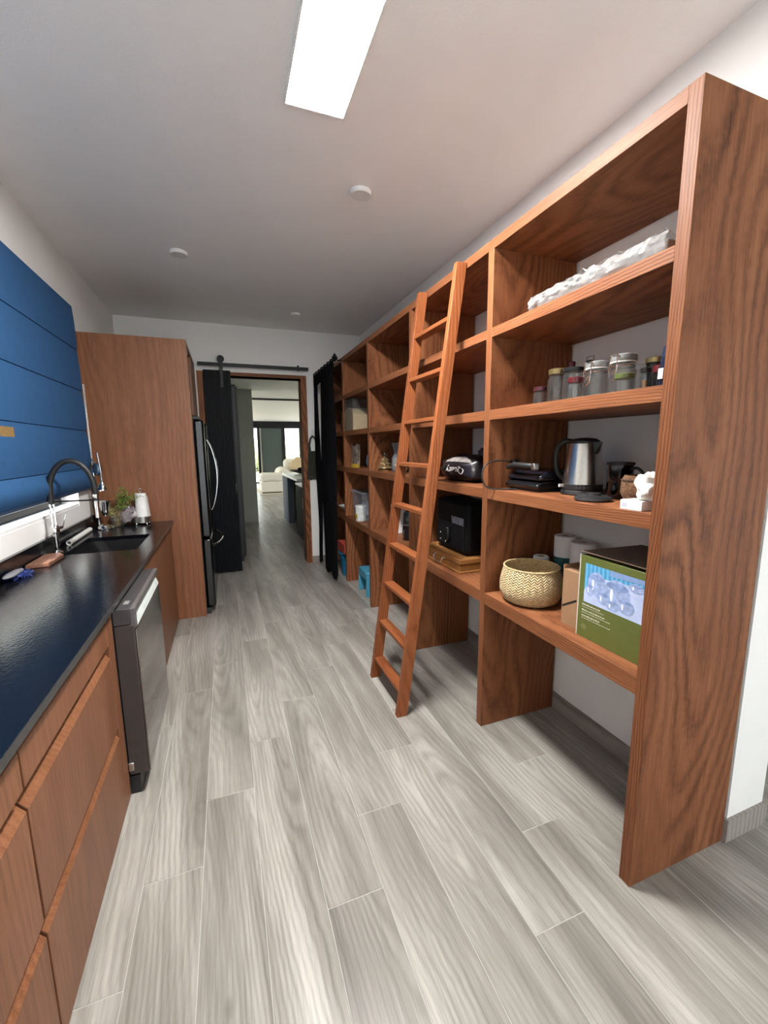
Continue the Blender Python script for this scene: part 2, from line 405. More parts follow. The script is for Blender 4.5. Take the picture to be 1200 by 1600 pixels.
for x0, x1 in ((.86, .95), (1.36, 1.46), (2.42, 2.56), (3.2, 3.3), (4.5, 4.6), (-.4, -.3), (-1.7, -1.6), (5.7, 5.8)):
    part('mullion', MB().box(x0, x1, 19.5, 19.58, .05, 2.42), M_blackmetal, wn)
part('chrome_strip', MB().box(1.46, 1.52, 19.47, 19.52, .05, 2.42), M_steel, wn)
for x0, x1, m in ((-3, -1.7, M_glass), (-1.6, -.4, M_glass), (-.3, .86, M_glass), (.95, 1.36, M_glass), (1.46, 2.42, M_tint), (2.56, 3.2, M_glass), (3.3, 4.5, M_glass), (4.6, 5.7, M_glass)):
    part('pane', MB().box(x0, x1, 19.535, 19.545, .05, 2.42), m, wn)
for nm, x in (('window_4', -3.05), ('added_window_5', 6.25)):  # right-hand glazing is unseen, added to brighten the living room
    wn = struct(nm, MB().box(x - .05, x + .05, 9.3 if x < 0 else 9.0, 19.48, 2.42, 2.72 if x < 0 else 2.45), M_blackmetal)
    part('sill_track', MB().box(x - .05, x + .05, 9.3, 19.48, 0, .05), M_blackmetal, wn)
    for k in range(5): part('mullion', MB().box(x - .04, x + .04, 9.3 + k * 2.52, 9.4 + k * 2.52, .05, 2.42), M_blackmetal, wn)
    for k in range(4): part('pane', MB().box(x - .005, x + .005, 9.4 + k * 2.52, 9.3 + (k + 1) * 2.52, .05, 2.42), M_glass, wn)
# outside
tag(MB().box(-20, 24, 19.75, 45, -.25, -.12).box(-20, -3.25, 6, 19.75, -.25, -.12).box(6.5, 24, 6, 19.75, -.25, -.12).build('lawn', mat('grass', (.26, .27, .16), .9, var=.3, scale=3)), 'sunlit lawn outside the far sliding glass doors', 'lawn', kind='stuff')
M_leaf = mat('hedge_leaf', (.50, .54, .34), .7, var=.5, scale=3.5, bump=.8, bscale=7)
h = MB()
for i in range(26):
    h.blob((-9 + i * .95 + random.uniform(-.3, .3), 33 + random.uniform(-.8, .8), 1.0), (1.0, .9, 1.25 + random.uniform(-.3, .4)), seed=i, amp=.35, freq=3.5, nu=20, nv=12)
tag(h.build('garden_hedge', M_leaf), 'bright green garden hedge beyond the glass doors', 'hedge', kind='stuff')
tag(MB().box(-8, 12, 19.7, 25, -.12, -.1).box(-8, -3.25, 6, 19.7, -.12, -.1).box(6.5, 12, 6, 19.7, -.12, -.1).build('reflector', mat('sun_bounce_pale', (.62, .60, .56), .8)), 'added pale sun-bouncing patio just outside the glass doors', 'reflector')  # pale ground added to bounce sunlight up onto the living room ceiling
g = thing('garden_chair', 'small red garden chair outside the tinted glass pane', 'chair', (2.2, 21.2, -.1))
M_red = mat('red_plastic', (.45, .06, .04), .5)
part('seat', MB().box(-.3, .3, -.25, .25, .40, .45), M_red, g, .02, False)
part('backrest', MB().box(-.3, .3, .22, .28, .45, .85), M_red, g, .02, False)
for sx in (-.27, .27):
    for sy in (-.22, .24): part('leg', MB().box(sx - .025, sx + .025, sy - .025, sy + .025, 0, .42), M_red, g, 0, False)

# tall black cabinet in the passage
g = thing('passage_cabinet', 'tall black cabinet in the passage behind the fluted door', 'cabinet', (-.10, 6.75, 0))
part('body', MB().box(-.45 + .12, .27, -.82, .82, .06, 2.36), M_black, g, .004, False)
part('plinth', MB().box(-.3, .25, -.8, .8, 0, .06), M_black, g, 0, False)
d = part('door', MB().box(.27, .29, -.81, .81, .08, 2.34), M_black, g, .003, False)
part('knob', MB().lathe([(.004, 0), (.018, .006), (.018, .02), (.006, .028)], n=12).rot(Matrix.Rotation(PI / 2, 3, 'Y')).move((.29, .72, 1.05)), M_steel, d, 0, False)
# island and cabinet on the right of the passage
g = thing('kitchen_island', 'dark kitchen island with white worktop and grey end panel', 'island', (1.7, 8.5, 0))
part('worktop', MB().box(-.55, .8, -1.0, 1.0, .95, 1.0), mat('white_worktop', (.88, .88, .88), .3), g, .006, False)
part('end_panel', MB().box(-.55, -.43, .2, 1.0, 0, .95), mat('grey_panel', (.07, .085, .11), .7), g, .003, False)
part('body', MB().box(-.38, .78, -.9, .95, .08, .95), M_black, g, .003, False)
part('plinth', MB().box(-.38, .75, -.85, .9, 0, .08), M_black, g, 0, False)
g = thing('low_cabinet', 'low dark cabinet with pale top just past the doorway', 'cabinet', (1.5, 6.6, 0))
part('top', MB().box(-.42, .46, -.6, .6, .93, .96), mat('pale_top', (.7, .72, .75), .25), g, .004, False)
part('body', MB().box(-.40, .45, -.58, .58, .08, .93), mat('dark_cabinet', (.012, .011, .011), .65), g, .003, False)
part('plinth', MB().box(-.36, .45, -.55, .55, 0, .08), M_black, g, 0, False)
d = part('door', MB().box(-.42, -.40, -.57, .57, .1, .92), mat('dark_door', (.016, .014, .014), .6), g, .003, False)
part('handle', MB().tube([(-.42, -.2, .62), (-.44, -.2, .62), (-.44, -.2, .78), (-.42, -.2, .78)], .006), M_steel, d, 0, False)
g = thing('fruit_bowl', 'dark wide bowl with fruit on the white island worktop', 'bowl', (1.55, 8.9, 1.0))
part('bowl', MB().lathe([(.06, 0), (.12, .01), (.30, .07), (.32, .085), (.295, .08), (.11, .025), (.01, .02)], n=24), M_black, g, 0, False)
for i, (x, y) in enumerate(((-.1, 0), (.05, .06), (.1, -.08), (-.02, -.1))):
    part('fruit', MB().blob((x, y, .085), (.06, .06, .055), i, .05, 2, 1, 12, 8), mat('dark_fruit', (.04, .035, .03), .5) if i == 0 else bpy.data.materials['dark_fruit'], g, 0, False)
# sofa, cushion, ottoman, rug
M_cream = mat('cream_fabric', (.80, .76, .66), .9, var=.04, bump=.15, bscale=40)
g = thing('sofa', 'cream upholstered sofa near the far glass doors', 'sofa', (3.1, 16.0, .012))
part('seat', MB().box(-1.0, 1.1, -.45, .4, .12, .52), M_cream, g, .08, False)
part('backrest', MB().box(-1.05, 1.1, .3, .62, .2, 1.12), M_cream, g, .12, False)
part('arm', MB().tube([(-1.15, -.5, .55), (-1.15, .55, .6)], .24, 18), M_cream, g, .05, False)
part('arm_panel', MB().box(-1.32, -1.0, -.46, .5, .08, .6), M_cream, g, .04, False)
part('arm', MB().tube([(1.2, -.5, .55), (1.2, .55, .6)], .24, 18), M_cream, g, .05, False)
part('arm_panel', MB().box(1.04, 1.36, -.46, .5, .08, .6), M_cream, g, .04, False)
for sx in (-1.15, 1.15):
    for sy in (-.4, .45): part('foot', MB().box(sx - .04, sx + .04, sy - .04, sy + .04, 0, .1), M_black, g, 0, False)
c = MB().blob((0, 0, 0), (.27, .10, .27), 3, .06, 2, .55).rot(Matrix.Rotation(PI / 4, 3, 'Y')).rot(Matrix.Rotation(-.25, 3, 'X')).move((2.55, 16.08, .90))
tag(c.build('sofa_cushion', mat('tan_cushion', (.62, .47, .28), .9)), 'tan square cushion standing on its corner on the cream sofa', 'cushion')
g = thing('ottoman', 'cream square ottoman in front of the far glass doors', 'ottoman', (1.44, 15.12, 0.012))
part('base', MB().box(-.37, .37, -.35, .35, .03, .40), M_cream, g, .05, False)
part('top', MB().box(-.38, .38, -.36, .36, .40, .68), M_cream, g, .09, False)
part('foot', MB().box(-.33, .33, -.31, .31, 0, .03), M_black, g, 0, False)
tag(MB().box(1.0, 4.0, 14.55, 16.9, 0, .012).build('rug', mat('pale_rug', (.72, .66, .55), .95, bump=.3)), 'pale rug under the cream ottoman and sofa', 'rug')

# ================================================================== ceiling fittings
g = thing('ceiling_light_panel', 'long glowing rectangular light panel set in the ceiling', 'ceiling light', (.453, 1.71, ZC - .012))
m, nt, p = newmat('led_diffuser')
p.inputs['Base Color'].default_value = (.9, .9, .9, 1); p.inputs['Emission Color'].default_value = (1., .98, .95, 1); p.inputs['Emission Strength'].default_value = LED_STRENGTH
part('diffuser', MB().box(-.124, .124, -.304, .304, 0, .006), m, g, 0, False)
part('frame', MB().box(-.132, -.124, -.312, .312, -.002, .012).box(.124, .132, -.312, .312, -.002, .012).box(-.124, .124, -.312, -.304, -.002, .012).box(-.124, .124, .304, .312, -.002, .012).box(-.124, .124, -.304, .304, .006, .012), M_white, g, 0, False)
for (x, y, r, lab) in ((.817, 2.525, .062, 'round white ceiling disc nearest the light panel'), (-.233, 3.687, .062, 'round white ceiling disc over the tall wooden panel'), (.811, 4.86, .05, 'small white ceiling disc nearest the doorway wall')):
    g = thing('ceiling_disc', lab, 'ceiling fitting', (x, y, ZC - .022), 0, 'round ceiling discs')
    part('cover', MB().lathe([(.001, 0), (r * .86, 0), (r * .9, .004)], n=32, capt=False), M_whitepl, g, 0, False)
    part('rim', MB().lathe([(r * .9, .003), (r * .96, 0), (r, .006), (r, .022), (r * .5, .022), (r * .5, .01)], n=32, capb=False, capt=False), M_white, g, 0, False)

# ================================================================== BOOKCASE
bk = thing('bookcase', 'tall wall-length open bookcase of brown oak', 'bookcase', (1.49, 3.2, 0))
UP = [(.876, .918), (1.80, 1.845), (2.737, 2.78), (3.677, 3.72), (4.547, 4.59), (5.485, 5.528)]
SH = [(2.455, 2.5), (2.058, 2.102), (1.668, 1.717), (1.275, 1.326), (.712, .775)]
XB = XR - .014
for i, (a, b) in enumerate(UP):
    part('upright', MB().box(XF, XB, a, b, 0.0, 2.5 if i in (0, 5) else 2.455), M_wz, bk, .0015)
for i in range(5):
    a, b = UP[i][1], UP[i + 1][0]
    for j, (z0, z1) in enumerate(SH):
        e = .0
        if j == 0 and i < 4: e = UP[i + 1][1] - UP[i + 1][0]
        part('shelf', MB().box(XF + .001, XB, a, b + e, z0, z1), M_wy, bk, .0012)
S1, S2, S3, S4 = 2.102, 1.717, 1.326, .775

# ================================================================== LADDER
ld = thing('library_ladder', 'brown oak ladder leaning against the bookcase', 'ladder', (.86, 2.28, 0))
lx = lambda z: .829 + .1395 * z
for y0 in (2.035, 2.487):
    part('stile', MB().prism([(lx(0), 0), (lx(0) + .064, 0), (lx(2.48) + .058, 2.48), (lx(2.48), 2.48)], 'Y', y0, y0 + .034), M_lz, ld, .002)
for i in range(9):
    z = .146 + .2595 * i; x = lx(z) + .004
    part('rung', MB().box(x, x + .064, 2.069, 2.487, z - .022, z), M_ly, ld, .002)

# ================================================================== LEFT RUN
CZ = .92; CXF = -.468; DXF = -.49; YP = 4.06
# sink hole in counter
sx0, sx1, sy0, sy1 = -.95, -.56, 2.95, 3.47
ct = thing('countertop', 'long black granite countertop under the blue blind', 'countertop', (-.76, 2.0, .89))
YC0 = -.6
part('slab', MB().box(XL + .001, sx0, YC0, YP, .893, CZ).box(sx1, CXF, YC0, YP, .893, CZ).box(sx0, sx1, YC0, sy0, .893, CZ).box(sx0, sx1, sy1, YP, .893, CZ), M_granite, ct)
part('front_edge', MB().box(CXF, CXF + .003, YC0, YP, .895, CZ - .001), M_granite_edge, ct)
part('upstand', MB().box(XL + .001, XL + .022, YC0, YP, CZ, 1.015), M_granite, ct, .001)
sk = thing('sink', 'black undermount kitchen sink set into the granite', 'sink', ((sx0 + sx1) / 2, (sy0 + sy1) / 2, .70))
M_sink = mat('black_composite', (.010, .010, .011), .35, var=.3, scale=120)
part('basin', MB().box(sx0 - .012, sx0 - .001, sy0 - .012, sy1 + .012, .70, .892).box(sx1 + .001, sx1 + .012, sy0 - .012, sy1 + .012, .70, .892).box(sx0, sx1, sy0 - .012, sy0 - .001, .70, .892).box(sx0, sx1, sy1 + .001, sy1 + .012, .70, .892).box(sx0, sx1, sy0, sy1, .70, .712), M_sink, sk)
part('drain', MB().lathe([(.001, .712), (.04, .712), (.042, .716), (.03, .714), (.001, .713)], c=((sx0 + sx1) / 2, (sy0 + sy1) / 2, 0), n=20), M_steel, sk)

def drawer_unit(y0, y1, fy0, fy1, label):
    g = thing('drawer_cabinet', label, 'cabinet', (-.76, (y0 + y1) / 2, 0), 0, 'drawer cabinets under the granite countertop')
    part('body', MB().box(XL + .03, -.525, y0, y1, .0, .888), mat_gap, g)
    for (za, zb) in ((.757, .867), (.392, .735), (.012, .380)):
        ch = .034 if zb < .8 else .012
        part('drawer_front', MB().prism([(-.523, za), (DXF, za), (DXF, zb - ch), (-.517, zb), (-.523, zb)], 'Y', fy0, fy1), M_kz, g, .0015)
    return g
mat_gap = mat('cabinet_carcass', (.02, .012, .009), .7)
drawer_unit(.185, 1.112, .19, 1.108, 'nearest oak drawer cabinet, cut off at the left edge of the photo')
g = drawer_unit(1.113, 1.957, 1.117, 1.883, 'oak drawer cabinet standing next to the dishwasher')
part('filler_strip', MB().box(-.523, DXF, 1.884, 1.957, .012, .880), M_kz, g, .001)
g = thing('sink_cabinet', 'plain oak sink cabinet between dishwasher and tall panel', 'cabinet', (-.76, 3.3, 0))
part('body', MB().box(XL + .03, -.512, 2.63, 2.92, 0, .888).box(XL + .03, -.512, 3.5, YP, 0, .888).box(XL + .03, -.512, 2.92, 3.5, 0, .69), mat_gap, g)
part('front_panel', MB().box(-.511, DXF, 2.632, YP, .003, .884), M_kz, g, .001)
# dishwasher
dw = thing('dishwasher', 'dark steel dishwasher standing proud of the oak drawers', 'dishwasher', (-.7, 2.29, 0))
part('tub', MB().box(XL + .05, -.49, 1.962, 2.622, .09, .882), M_black, dw)
part('toe_kick', MB().box(-.6, -.45, 1.975, 2.61, 0, .088), M_black, dw)
dr = part('door', MB().box(-.488, -.412, 1.966, 2.618, .10, .80), M_dwside, dw, .003)
part('front_panel', MB().box(-.4115, -.405, 1.968, 2.616, .102, .78), M_dsteel, dr, .002)
part('control_strip', MB().box(-.488, -.425, 1.966, 2.618, .802, .872), mat('dark_grey_plastic', (.05, .048, .05), .3), dr, .002)
part('handle_lip', MB().box(-.4245, -.405, 1.968, 2.616, .846, .872).box(-.4245, -.405, 1.968, 2.001, .782, .846), mat('grey_trim', (.10, .095, .095), .35), dr, .002)
part('pocket_handle', MB().prism([(-.4245, .782), (-.4055, .782), (-.4055, .788), (-.4245, .842)], 'Y', 2.002, 2.616), mat('painted_steel_sheen', (.66, .72, .69), .35), dr)  # pale non-metal colour stands in for the steel's bright reflection
part('display', MB().box(-.46, -.44, 2.03, 2.075, .872, .8735), mat('display_grey', (.25, .25, .24), .3), dr)
part('hinge', MB().box(-.489, -.468, 1.955, 1.9655, .125, .165), M_steel, dw, .003)

# tall fridge surround
tp = thing('fridge_surround', 'tall oak panel and overhead cupboard around the fridge', 'cabinet', (-.65, 4.6, 0))
part('side_panel', MB().box(XL + .002, -.254, YP, YP + .035, 0, 2.455), M_kz, tp, .0015)
part('top_panel', MB().box(XL + .002, -.258, YP + .035, 5.1, 2.42, 2.455), M_kz, tp, .0015)
part('far_panel', MB().box(XL + .002, -.258, 5.1, 5.135, 0, 2.455), M_kz, tp, .0015)
part('cupboard_body', MB().box(XL + .03, -.285, YP + .037, 5.098, 1.87, 2.418), mat_gap, tp)
for y0, y1 in ((4.099, 4.304), (4.6, 5.097)): part('cupboard_door', MB().box(-.283, -.262, y0, y1, 1.865, 2.417), M_kz, tp, .002)
# fridge
fr = thing('fridge', 'dark stainless french door fridge beside the oak panel', 'fridge', (-.6, 4.6, 0))
M_fr = mat('fridge_steel', (.055, .055, .056), .22, metal=1., var=.03)
M_frs = mat('fridge_side', (.11, .11, .115), .35, metal=.6, var=.05)
part('body', MB().box(XL + .05, -.252, 4.105, 5.09, .06, 1.80), M_frs, fr, .004)
part('base_grille', MB().box(-.5, -.215, 4.11, 5.085, 0.0, .055), M_black, fr, .002)
for y0, y1, hy in ((4.103, 4.304, 4.55), (4.6, 5.092, 4.645)):
    d = part('door', MB().box(-.248, -.168, y0, y1, .735, 1.795), M_fr, fr, .018)
    pts = [(-.168 + .075 * math.sin(PI * t) ** .7, hy, .93 + .70 * t) for t in [i / 16 for i in range(17)]]
    part('handle', MB().tube(pts, .011, 10), M_chrome, d)
d = part('freezer_drawer', MB().box(-.248, -.168, 4.103, 5.092, .07, .72), M_fr, fr, .018)
pts = [(-.168 + .085 * math.sin(PI * t) ** .6, 4.2 + .79 * t, .64) for t in [i / 16 for i in range(17)]]
part('handle', MB().tube(pts, .011, 10), M_chrome, d)
part('hinge_cover', MB().box(-.30, -.20, 4.12, 4.2, 1.80, 1.825), M_black, fr, .004)

# ================================================================== FAR WALL ITEMS
bd = thing('sliding_door', 'narrow black fluted sliding door hanging beside the doorway', 'door', (-.035, 5.455, .015))
part('backing', MB().box(-.188, .113, 5.452, 5.472, .015, 2.45), M_slat, bd, .002)
n = 12; pit = .301 / n
for i in range(n):
    x = -.188 + pit * i
    part('slat', MB().prism([(x + .001, 5.452), (x + .004, 5.434), (x + pit - .009, 5.434), (x + pit - .006, 5.452)], 'Z', .016, 2.449), M_slat, bd)
hg = part('hanger_strap', MB().box(-.005, .033, 5.421, 5.432, 2.25, 2.56), M_blackmetal, bd, .002)
part('roller', MB().lathe([(.001, 0), (.04, 0), (.04, .016), (.001, .016)], n=20).rot(Matrix.Rotation(PI / 2, 3, 'X')).move((.014, 5.4515, 2.578)), M_blackmetal, hg)
for z in (2.30, 2.36): part('bolt', MB().lathe([(.001, 0), (.009, 0), (.008, .006), (.001, .006)], n=8).rot(Matrix.Rotation(PI / 2, 3, 'X')).move((.014, 5.4205, z)), M_black, hg)
part('pull', MB().tube([(.095, 5.437, 1.0), (.095, 5.42, 1.0), (.095, 5.42, 1.12), (.095, 5.437, 1.12)], .005, 8), M_steel, bd)
rl = thing('door_rail', 'flat black steel rail above the doorway', 'door rail', (.41, 5.45, 2.49))
part('bar', MB().box(-.24, 1.043, 5.455, 5.463, 2.497, 2.537), M_blackmetal, rl, .001)
for x in (-.1, .45, .98): part('standoff', MB().tube([(x, 5.463, 2.517), (x, 5.53, 2.517)], .012, 10), M_blackmetal, rl)
part('end_stop', MB().box(.90, .925, 5.44, 5.468, 2.49, 2.552), M_blackmetal, rl, .002)
# string bag on hook
hk = thing('wall_hook', 'small clear hook on the wall beside the doorway', 'hook', (1.075, 5.53, 1.70))
part('plate', MB().box(1.05, 1.10, 5.524, 5.53, 1.69, 1.78), M_whitepl, hk, .003)
part('peg', MB().tube([(1.075, 5.524, 1.715), (1.075, 5.50, 1.705), (1.075, 5.49, 1.715)], .006, 8), M_whitepl, hk)
bg_ = thing('string_bag', 'dark green knotted string bag hanging on the wall hook', 'bag', (1.07, 5.5, 1.13))
M_net = mat('dark_green_string', (.028, .032, .022), .9, var=.4, scale=60, bump=.5, bscale=80)
for sgn in (-1, 1):
    part('strap', MB().tube([(1.075, 5.495, 1.695), (1.075 + sgn * .03, 5.497, 1.66), (1.075 + sgn * .048, 5.50, 1.58), (1.072 + sgn * .04, 5.50, 1.45)], [.009, .011, .015, .02], 8), M_net, bg_)
net = MB()
for i in range(13):
    t = i / 12; x0 = 1.02 + .11 * t; x1 = .99 + .165 * t
    for ph in (0, 1):
        pts = [((x0 + (x1 - x0) * s) + .007 * math.sin(s * 22 + ph * PI), 5.50 + .012 * math.sin(s * 9 + i + ph), 1.50 - .36 * s - .02 * random.random()) for s in [k / 16 for k in range(17)]]
        net.tube(pts, .0048, 5)
part('net', net, M_net, bg_)
part('bag_back', MB().sheet(lambda u, v: (1.02 - .02 * v + u * (.11 + .04 * v), 5.516 + .003 * math.sin(u * 20), 1.50 - .33 * v), 10, 10, .006), M_net, bg_)
# curtain in front of last bay
cr = thing('curtain_rod', 'black curtain rod with diamond finial at the end of the bookcase', 'curtain rod', (1.12, 4.95, 2.44))
part('rod', MB().tube([(1.12, 4.45, 2.455), (1.12, 5.53, 2.455)], .009, 10), M_blackmetal, cr)
part('finial', MB().add([(1.12, 4.36, 2.46), (1.12, 4.46, 2.46), (1.12, 4.41, 2.51), (1.12, 4.41, 2.41), (1.085, 4.41, 2.46), (1.155, 4.41, 2.46)], [(0, 2, 4), (2, 1, 4), (1, 3, 4), (3, 0, 4), (2, 0, 5), (1, 2, 5), (3, 1, 5), (0, 3, 5)]), M_blackmetal, cr)
part('bracket', MB().tube([(1.12, 4.475, 2.455), (1.18, 4.52, 2.46), (1.234, 4.565, 2.47)], .006, 8), M_blackmetal, cr)
M_cur = mat('black_curtain', (.004, .004, .005), .95, spec=.1, var=.3, scale=30)
cu = thing('string_curtain', 'black fringed curtain covering the last bay of the bookcase', 'curtain', (1.12, 4.95, .02))
part('heading', MB().sheet(lambda u, v: (1.12 + .008 * math.sin(u * 42), 4.47 + 1.03 * u, 2.475 - .16 * v), 60, 2, .006), M_cur, cu)
for (ya, yb, zb, seed) in ((5.42, 5.50, .02, 1), (5.33, 5.40, .05, 2), (5.03, 5.12, .01, 4), (4.92, 5.02, .02, 5), (4.82, 4.90, .06, 6), (4.72, 4.80, .03, 7), (4.60, 4.66, .03, 8), (4.52, 4.565, .08, 9)):
    part('strip', MB().sheet(lambda u, v, ya=ya, yb=yb, zb=zb, s=seed: (1.12 + .016 * math.sin(u * 9 + s) + .008 * math.sin(v * 7 + s * 2), ya + (yb - ya) * u + .02 * math.sin(v * 5 + s), 2.32 + (zb - 2.32) * v + .03 * v * mnoise.noise(Vector((u * 4, s, 0)))), 10, 24, .005), M_cur, cu)

# ================================================================== BLIND
bl = thing('roman_blind', 'large blue roman blind hanging over the kitchen window', 'blind', (-1.02, 3.0, 1.24))
BY0, BY1 = 1.35, 3.985
zs = [2.62, 2.30, 1.995, 1.69, 1.40, 1.25]
part('backing', MB().box(-1.05, -1.040, BY0 + .01, BY1 - .01, 1.30, 2.615), M_blinddark, bl)
for i in range(5):
    za, zb = zs[i], zs[i + 1]
    bul = (.004, .006, .008, .012, .03)[i]
    nn = 8; fx = -1.022
    prof = [(-1.038, zb), (fx + .004, zb)]
    for k in range(1, nn):
        t = k / nn; prof.append((fx + .004 * (1 - t) + bul * math.sin(PI * t), zb + (za - zb - .004) * t))
    prof += [(fx, za - .003), (-1.038, za - .003)]
    part('fold', MB().prism(prof, 'Y', BY0, BY1), M_blind, bl, .0015)
part('bottom_hem', MB().box(-1.045, -1.02, BY0 + .005, BY1 - .005, 1.232, 1.252), M_blinddark, bl, .003)
part('brass_tag', MB().box(-1.016, -1.012, 2.575, 2.725, 1.608, 1.660), M_brass, bl, .0015, label='brass tag')
chn = MB().tube([(-1.005, 3.998, 2.05), (-1.005, 3.998, .985)], .0035, 8).tube([(-1.015, 4.008, 2.05), (-1.015, 4.008, .985)], .0035, 8)
part('chain', chn, M_chrome, bl)
part('chain_weight', MB().lathe([(.002, 0), (.012, .01), (.012, .04), (.002, .05)], c=(-1.01, 4.003, .95), n=12), M_chrome, bl)
# ================================================================== COUNTER ITEMS
def arc(c, u, v, r, a0, a1, n=20):
    c, u, v = Vector(c), Vector(u), Vector(v)
    return [c + (u * math.cos(a0 + (a1 - a0) * i / n) + v * math.sin(a0 + (a1 - a0) * i / n)) * r for i in range(n + 1)]
FX, FY = -.995, 3.03
fc = thing('kitchen_faucet', 'pull-down faucet with black arched hose behind the sink', 'faucet', (FX, FY, CZ))
part('base', MB().lathe([(.028, 0), (.028, .006), (.02, .012), (.011, .02), (.011, .12), (.024, .125), (.026, .15), (.02, .17), (.013, .175)], n=20), M_chrome, fc, 0, False)
part('lever', MB().tube([(.0, .015, .145), (.02, .055, .15), (.022, .06, .15), (.035, .085, .225)], [.009, .009, .004, .0035], 8), M_chrome, fc, 0, False)
for dx in (-.008, .010): part('riser', MB().tube([(dx, 0, .17), (dx, 0, .33)], .006, 8), M_chrome, fc, 0, False)
hp = [(0, 0, .30)] + [tuple(p) for p in arc((.115, 0, .37), (-1, 0, 0), (0, 0, 1.62), .115, 0, PI, 24)] + [(.23, 0, .31)]
hs = part('hose', MB().tube(hp, .016, 14), M_black, fc, 0, False)
part('spray_head', MB().lathe([(.006, .20), (.013, .205), (.012, .28), (.015, .31), (.017, .35)], c=(.23, 0, 0), n=16), M_chrome, fc, 0, False)
part('docking_arm', MB().tube([(0, 0, .315), (.23, 0, .315)], .005, 8), M_blackmetal, fc, 0, False)
# white tube
tb = MB()
d = Vector((.0, .54, 0))
ring = [(.017, 0), (.017, .5), (.012, .5), (.012, 0)]
tb.lathe(ring, n=20, closed=True).rot(Matrix.Rotation(-PI / 2, 3, 'X')).rot(Matrix.Rotation(.02, 3, 'Z')).move((-1.0, 3.25, CZ + .0172))
tag(tb.build('plastic_tube', M_whitepl), 'white hollow plastic tube lying behind the sink', 'tube')
# cutting board
cb = thing('cutting_board', 'small wooden cutting board beside the sink', 'cutting board', (-.985, 2.79, CZ))
part('board', MB().prism([(-1.055 + .03, 2.66), (-.925, 2.68), (-.92, 2.88), (-.95, 2.93), (-1.025, 2.93)], 'Z', CZ, CZ + .022), wood('board_wood', 'Y', (.09, .04, .026), (.19, .09, .06), (.27, .14, .10), rough=.3), cb, .004)
part('foot', MB().box(-1.0, -.95, 2.72, 2.74, CZ - .0, CZ + .002), M_black, cb)
# brush
br = thing('scrub_brush', 'blue scrubbing brush with grey handle on the counter', 'brush', (-1.0, 2.52, CZ))
bris = MB()
for i in range(260):
    a = random.random() * 2 * PI; r = .05 * math.sqrt(random.random()); x = r * math.cos(a) * .9; y = r * math.sin(a) * 1.5
    bris.tube([(x, y, .012), (x * 1.25 + random.uniform(-.008, .008), y * 1.2 + random.uniform(-.008, .008), .001 + .032 * random.random() ** 2)], .0014, 4)
part('bristles', bris, mat('blue_bristle', (.01, .03, .16), .6), br, 0, False)
part('pad', MB().blob((0, 0, .012), (.032, .055, .012), 2, .1, 3, .9, 20, 8), bpy.data.materials['blue_bristle'], br, 0, False)
part('handle', MB().blob((.0, -.05, .030), (.022, .09, .010), 5, .02, 1, .8, 16, 8), mat('grey_rubber', (.18, .18, .20), .4), br, 0, False)
# citrus press
JX, JY = -.935, 3.86
jc = thing('citrus_press', 'chrome lever citrus press in the counter corner', 'juicer', (JX, JY, CZ))
part('base', MB().lathe([(.072, 0), (.075, .008), (.062, .022), (.03, .032), (.014, .04)], n=28), M_chrome, jc, 0, False)
part('column', MB().tube([(-.045, .03, .02), (-.045, .03, .48)], .011, 12), M_chrome, jc, 0, False)
part('arm', MB().box(-.05, .02, .015, .045, .20, .225), M_steel, jc, .004, False)
part('bowl', MB().lathe([(.012, .10), (.02, .11), (.03, .15), (.042, .20), (.046, .215), (.04, .21), (.02, .16), (.004, .15)], c=(.012, .0, 0), n=24), M_chrome, jc, 0, False)
part('funnel_support', MB().tube([(.012, 0, .15), (-.02, .02, .21)], .008, 8), M_steel, jc, 0, False)
part('press_cup', MB().lathe([(.035, .30), (.037, .31), (.024, .345), (.010, .37), (.008, .40)], c=(.012, 0, 0), n=24), M_chrome, jc, 0, False)
part('gear_head', MB().blob((-.012, .012, .47), (.032, .02, .05), 1, .05, 2, .8, 16, 10), mat('blue_grey_metal', (.10, .14, .19), .25, metal=.8), jc, 0, False)
part('lever', MB().tube([(.012, 0, .40), (.012, -.005, .47), (.004, -.005, .57), (.002, -.005, .60)], [.006, .007, .007, .011], 10), M_chrome, jc, 0, False)
part('link', MB().tube([(-.012, .012, .50), (-.05, .03, .55)], .005, 8), M_chrome, jc, 0, False)
